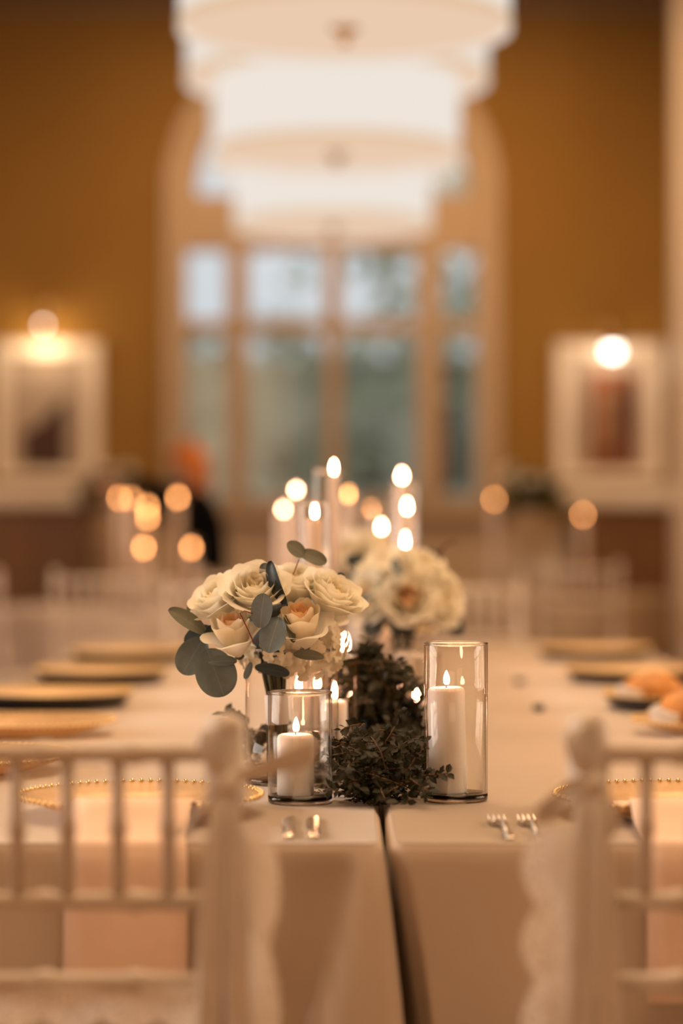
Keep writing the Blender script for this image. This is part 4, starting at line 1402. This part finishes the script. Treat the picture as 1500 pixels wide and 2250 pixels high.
flatware('k', -0.0700, 3.163, 0, 'steel table knife nearest the left chair, below the short front vase')
flatware('k', -0.0365, 3.163, 0, 'steel table knife nearest the tablecloth seam')
flatware('f', 0.222, 3.160, 0.04, 'steel table fork nearest the tall front vase')
flatware('f', 0.261, 3.160, 0.03, 'steel table fork nearest the lace sash')
flatware('k', -0.86 + 0.02, 4.30, -PI / 2, 'steel table knife lying between the two nearest plates on the left side')
flatware('k', -0.84, 4.345, -PI / 2, 'second steel table knife between the two nearest plates on the left side')
flatware('f', -0.84, 4.98, -PI / 2, 'steel table fork beyond the second plate on the left side')
flatware('f', 0.955, 4.44, PI / 2, 'steel table fork in front of the cut-off bread roll plate')
flatware('k', 0.955, 5.02, PI / 2, 'steel table knife between the two bread roll plates')
flatware('f', 0.955, 5.62, PI / 2, 'steel table fork behind the plate with the whole bread roll')
flatware('k', 0.955, 6.52, PI / 2, 'steel table knife far along the right table side')


# small dark holders with place cards along the right table side
def dark_votive(x, y, label):
    t = tag(empty('dark_votive_holder', (x, y, TZ)), label, 'candle holder', 'dark votive holders')
    MB().lathe([(0, 0), (0.010, 0), (0.013, 0.004), (0.013, 0.014), (0.011, 0.014), (0.011, 0.005), (0, 0.004)], 20).build('cup', M['underside'], t)
    MB().lathe([(0, 0.004), (0.0105, 0.004), (0.0105, 0.011), (0, 0.012)], 16).build('wax', M['wick'], t)
    return t


a = P(1183, 1563, 5.28); dark_votive(a.x, 5.28, 'small dark votive holder standing alone right of the tall front vase')
a = P(1141, 1502, 6.15); dark_votive(a.x, 6.15, 'small dark votive holder farther down the table, fainter of the two')

# ------------------------------------------------------------------ chair sashes
def ribbon(mb, pts, widths, side, nseg=24, wave=0.0):
    pts = [Vector(p) for p in pts]
    def cr(t):
        k = t * (len(pts) - 1); i = min(int(k), len(pts) - 2); f = k - i
        p0, p1, p2, p3 = pts[max(i - 1, 0)], pts[i], pts[i + 1], pts[min(i + 2, len(pts) - 1)]
        return 0.5 * ((2 * p1) + (p2 - p0) * f + (2 * p0 - 5 * p1 + 4 * p2 - p3) * f * f + (3 * p1 - p0 - 3 * p2 + p3) * f ** 3), widths[i] * (1 - f) + widths[i + 1] * f
    sd = Vector(side).normalized()
    def fn(i, j):
        p, w = cr(j)
        q = p + sd * w * (i - 0.5)
        q.y += wave * w * math.sin(i * 9 + j * 3)
        return tuple(q)
    return mb.grid(fn, 6, nseg)


def lace_strip(x0, zt, zb, y, w, flip):
    """scalloped lace band hanging down; the scallops are on one long edge"""
    def fn(i, j):
        z = zt + (zb - zt) * j
        sc = 0.74 + 0.26 * abs(math.sin(PI * (j * 4.2)))
        return (x0 + flip * w * i * sc, y + 0.004 * math.sin(j * 12 + i * 3), z)
    return MB().grid(fn, 6, 90)


def sash(px, label, flip):
    """flip = -1: lace hangs to the left (right chair), +1: to the right (left chair). origin = knot on the post"""
    y0 = NCY - 0.235
    t = tag(empty('chair_sash', (px, y0, 0.893)), label, 'sash', 'lace chair sashes')
    MB().lathe([(0.0215, -0.028), (0.024, -0.02), (0.022, 0.0), (0.0245, 0.018), (0.0215, 0.045), (0.0225, 0.062), (0.019, 0.068)], 20, Matrix.Translation((0, -0.003, 0))).build('wrap_band', M['satin'], t)
    kn = MB().grid(lambda i, j: (0.018 * math.cos(2 * PI * i) * math.sin(PI * j), -0.026 + 0.012 * math.sin(2 * PI * i) * math.sin(PI * j), 0.016 * math.cos(PI * j) - 0.004), 14, 8)
    kn.build('knot', M['satin'], t)
    f = flip
    if f < 0:
        ribbon(MB(), [(0, -0.026, 0), (-0.022, -0.034, -0.004), (-0.048, -0.032, -0.024), (-0.060, -0.028, -0.034), (-0.044, -0.026, -0.036), (0, -0.024, -0.008)], [0.008, 0.020, 0.020, 0.010, 0.020, 0.008], (0.2, -0.3, 1), 30).build('bow_loop', M['satin'], t, solid=0.0008)
        ribbon(MB(), [(0.002, -0.026, 0), (0.014, -0.034, -0.02), (0.020, -0.036, -0.045), (0.012, -0.032, -0.06), (0.002, -0.026, -0.02)], [0.008, 0.020, 0.022, 0.018, 0.008], (1, -0.3, 0.2), 26).build('bow_loop', M['satin'], t, solid=0.0008)
    else:
        ribbon(MB(), [(0, -0.026, 0), (0.03, -0.034, 0.012), (0.07, -0.03, 0.026), (0.098, -0.03, 0.036), (0.075, -0.026, 0.022), (0, -0.024, 0.0)], [0.008, 0.020, 0.024, 0.026, 0.020, 0.008], (0, -0.2, 1), 34).build('bow_loop', M['satin'], t, solid=0.0008)
        ribbon(MB(), [(0, -0.026, 0), (-0.025, -0.034, -0.024), (-0.045, -0.032, -0.055), (-0.05, -0.03, -0.06), (-0.03, -0.026, -0.035), (0, -0.024, -0.005)], [0.008, 0.020, 0.022, 0.022, 0.018, 0.008], (0.7, -0.3, 0.5), 30).build('bow_loop', M['satin'], t, solid=0.0008)
    ribbon(MB(), [(0, -0.026, 0.0), (-0.012, -0.036, 0.022), (-0.020, -0.036, 0.048), (-0.012, -0.03, 0.06), (0, -0.024, 0.02)], [0.010, 0.020, 0.022, 0.018, 0.010], (1, -0.3, 0.2), 24).build('bow_loop', M['satin'], t, solid=0.0008)
    for k, (dx, w, bot) in enumerate(((-0.006 * f, 0.034, -0.62), (0.012 * f, 0.030, -0.66), (-0.016 * f, 0.026, -0.58))):
        ribbon(MB(), [(0, -0.026, -0.004), (dx * 0.6, -0.032 - 0.006 * k, -0.05), (dx, -0.036 - 0.006 * k, -0.2), (dx * 1.4, -0.034 - 0.006 * k, -0.42), (dx * 1.2, -0.036 - 0.006 * k, bot)], [0.012, w * 0.7, w, w * 1.15, w * 1.2], (1, 0.1 * (k - 1), 0), 36, 0.10).build('tail', M['satin'], t, solid=0.0008)
    lace_strip(f * 0.014, -0.05, -0.40 if f < 0 else -0.60, -0.030, 0.062 if f < 0 else 0.046, f).build('lace_trim', M['lace'], t)
    lace_strip(f * 0.014, -0.06, -0.37 if f < 0 else -0.55, -0.024, 0.036, f).build('lace_trim', M['lace'], t)
    return t


sash(LCX + 0.2035, 'ivory satin sash bow with a stiff loop pointing to the short candle vase', 1)
sash(RCX - 0.2035, 'ivory satin sash bow with long scalloped lace tail beside the two forks', -1)

# lace hem hanging from the lower rail of the left chair
def hem_fn(i, j):
    x = -0.19 + 0.38 * i
    sc = 0.75 + 0.25 * abs(math.sin(PI * i * 6))
    return (x, 0.004 * math.sin(i * 20), -j * 0.052 * sc)


hm = tag(MB().grid(hem_fn, 90, 5).build('lace_hem', M['lace'], loc=(LCX, NCY - 0.222, 0.664)), 'scalloped lace hem along the lower rail of the near left chair', 'lace')

# ------------------------------------------------------------------ floral stands near the end wall
def floral_stand(x, y, label, seed):
    t = tag(empty('pedestal_arrangement', (x, y, 0)), label, 'flowers', 'pedestal flower arrangements')
    MB().lathe([(0, 0), (0.16, 0), (0.16, 0.04), (0.06, 0.07), (0.05, 0.5), (0.055, 1.0), (0.12, 1.06), (0.12, 1.1), (0, 1.1)], 28).build('pedestal', M['trim'], t)
    MB().lathe([(0, 1.1), (0.06, 1.1), (0.10, 1.2), (0.09, 1.27), (0.085, 1.27), (0, 1.22)], 24).build('urn', M['trim'], t)
    r = random.Random(seed)
    for k in range(70):
        a, e = r.uniform(0, 2 * PI), r.uniform(-0.3, 1.4)
        v = Vector((math.cos(a) * math.cos(e) * 1.15, math.sin(a) * math.cos(e), math.sin(e) * 1.0))
        b = Vector((0, 0, 1.26)) + v * 0.06
        tip = Vector((0, 0, 1.28)) + v * r.uniform(0.14, 0.24)
        me = MB().grid(lambda i, j: ((i - .5) * 0.07 * math.sin(PI * (0.05 + .9 * j)), j * (tip - b).length, 0.02 * j * j), 2, 5).mesh('leaf', M['green_far'])
        yv = (tip - b).normalized(); nn = Vector((r.uniform(-.5, .5), -1, .5)); nn = (nn - yv * nn.dot(yv)).normalized()
        mt = Matrix((yv.cross(nn), yv, nn)).transposed().to_4x4(); mt.translation = b
        inst('leaf', me, t, mt)
    for k in range(5):
        a = r.uniform(0, 2 * PI)
        v = Vector((math.cos(a) * 0.13, math.sin(a) * 0.1, 1.38 + r.uniform(0, .12)))
        rose(t, KIT_WHITE, v, (math.cos(a) * .6, -0.5, 0.7), 0.045, a)
    return t


floral_stand((238 - 750) * 14.9 / FPX, 14.9, 'green leafy pedestal arrangement the person in black reaches toward', 31)
floral_stand((1165 - 750) * 14.9 / FPX, 14.9, 'green leafy pedestal arrangement between the window and the russet picture', 32)

# ------------------------------------------------------------------ the person in black
def skin_body(name, verts, edges, m, parent, sub=2):
    me = bpy.data.meshes.new(name)
    bm = bmesh.new()
    lay = bm.verts.layers.skin.verify()
    vs = []
    for i, (co, r) in enumerate(verts):
        v = bm.verts.new(co)
        v[lay].radius = (r, r) if not isinstance(r, tuple) else r
        v[lay].use_root = (i == 0)
        vs.append(v)
    for a, b in edges: bm.edges.new((vs[a], vs[b]))
    bm.to_mesh(me); bm.free()
    me.materials.append(m)
    o = bpy.data.objects.new(name, me)
    link(o, parent)
    k = o.modifiers.new('skin', 'SKIN'); k.use_smooth_shade = True
    s = o.modifiers.new('smooth', 'SUBSURF'); s.levels = sub; s.render_levels = sub
    return o


PX, PY = (447 - 750) * 12.9 / FPX, 12.9
per = tag(empty('person', (PX, PY, 0)), 'person with ginger hair in black clothes, reaching toward the flowers', 'person')
per.scale = (0.97, 0.97, 0.965)
bv = [((0, 0, 0.86), 0.125), ((-0.01, 0, 1.02), 0.105), ((-0.025, 0, 1.18), 0.125), ((-0.045, 0, 1.31), 0.10), ((-0.065, 0, 1.395), 0.048), ((-0.085, 0, 1.45), 0.055),
      ((-0.10, 0, 1.52), 0.082), ((-0.095, 0, 1.585), 0.065), ((-0.185, 0, 1.505), 0.012)]
be = [(0, 1), (1, 2), (2, 3), (3, 4), (4, 5), (5, 6), (6, 7), (6, 8)]
hands = []
for s in (-1, 1):
    i = len(bv)
    zz = 1.42 if s < 0 else 1.36
    bv += [((-0.045, s * 0.15, 1.315), 0.058), ((-0.27, s * 0.19, zz - 0.06), 0.043), ((-0.46, s * 0.13, zz), 0.026), ((-0.53, s * 0.12, zz), 0.030)]
    be += [(3, i), (i, i + 1), (i + 1, i + 2), (i + 2, i + 3)]
    for f_ in range(4):
        j = len(bv)
        oy = (f_ - 1.5) * 0.019
        ln = (0.062, 0.074, 0.070, 0.055)[f_]
        bv += [((-0.565, s * 0.12 + oy, zz + 0.002), 0.009), ((-0.565 - ln * 0.55, s * 0.12 + oy * 1.1, zz - 0.004), 0.008), ((-0.565 - ln, s * 0.12 + oy * 1.1, zz - 0.022), 0.007)]
        be += [(i + 3, j), (j, j + 1), (j + 1, j + 2)]
    j = len(bv)
    bv += [((-0.52, s * 0.12 - s * 0.035, zz - 0.012), 0.010), ((-0.555, s * 0.12 - s * 0.05, zz - 0.022), 0.009)]
    be += [(i + 3, j), (j, j + 1)]
for s in (-1, 1):
    i = len(bv)
    bv += [((0.0, s * 0.085, 0.80), 0.088), ((-0.02, s * 0.09, 0.47), 0.058), ((0.015, s * 0.09, 0.10), 0.038), ((-0.05, s * 0.095, 0.045), 0.036), ((-0.13, s * 0.10, 0.032), 0.030)]
    be += [(0, i), (i, i + 1), (i + 1, i + 2), (i + 2, i + 3), (i + 3, i + 4)]
skin_body('body', bv, be, M['skin'], per)
# clothing: top and trousers a little larger than the body
cv = [((0, 0, 0.86), 0.165), ((-0.01, 0, 1.02), 0.155), ((-0.025, 0, 1.18), 0.17), ((-0.045, 0, 1.31), 0.14), ((-0.06, 0, 1.365), 0.068)]
ce = [(0, 1), (1, 2), (2, 3), (3, 4)]
for s in (-1, 1):
    i = len(cv)
    zz = 1.42 if s < 0 else 1.36
    cv += [((-0.045, s * 0.15, 1.315), 0.092), ((-0.27, s * 0.19, zz - 0.06), 0.092), ((-0.45, s * 0.133, zz), 0.068)]
    ce += [(3, i), (i, i + 1), (i + 1, i + 2)]
skin_body('black_top', cv, ce, M['black'], per)
tv = [((0, 0, 0.87), 0.14)]
te = []
for s in (-1, 1):
    i = len(tv)
    tv += [((0.0, s * 0.085, 0.80), 0.105), ((-0.02, s * 0.09, 0.47), 0.075), ((0.015, s * 0.09, 0.10), 0.056)]
    te += [(0, i), (i, i + 1), (i + 1, i + 2)]
skin_body('black_trousers', tv, te, M['black'], per)
for s in (-1, 1):
    skin_body('shoe', [((0.03, s * 0.09, 0.045), 0.044), ((-0.05, s * 0.095, 0.045), 0.044), ((-0.14, s * 0.10, 0.036), 0.035)], [(0, 1), (1, 2)], M['black'], per, 1)
    MB().lathe([(0, -0.011), (0.009, -0.006), (0.011, 0), (0.009, 0.006), (0, 0.011)], 12, Matrix.Translation((-0.168, s * 0.030, 1.53))).build('eye', M['eye'], per)
    MB().lathe([(0, -0.03), (0.010, -0.015), (0.013, 0.01), (0, 0.03)], 10, Matrix.Translation((-0.085, s * 0.083, 1.515))).build('ear', M['skin'], per)
MB().tube([(-0.172, -0.02, 1.465), (-0.178, 0, 1.463), (-0.172, 0.02, 1.465)], 0.006, 6).build('mouth', M['petal_peach'], per)
skin_body('hair', [((-0.080, 0, 1.550), 0.086), ((-0.045, 0, 1.52), 0.084), ((-0.025, 0, 1.45), 0.068), ((-0.01, 0, 1.37), 0.055), ((0.0, 0, 1.29), 0.035), ((-0.105, 0, 1.585), 0.058)], [(0, 1), (1, 2), (2, 3), (3, 4), (0, 5)], M['hair'], per)
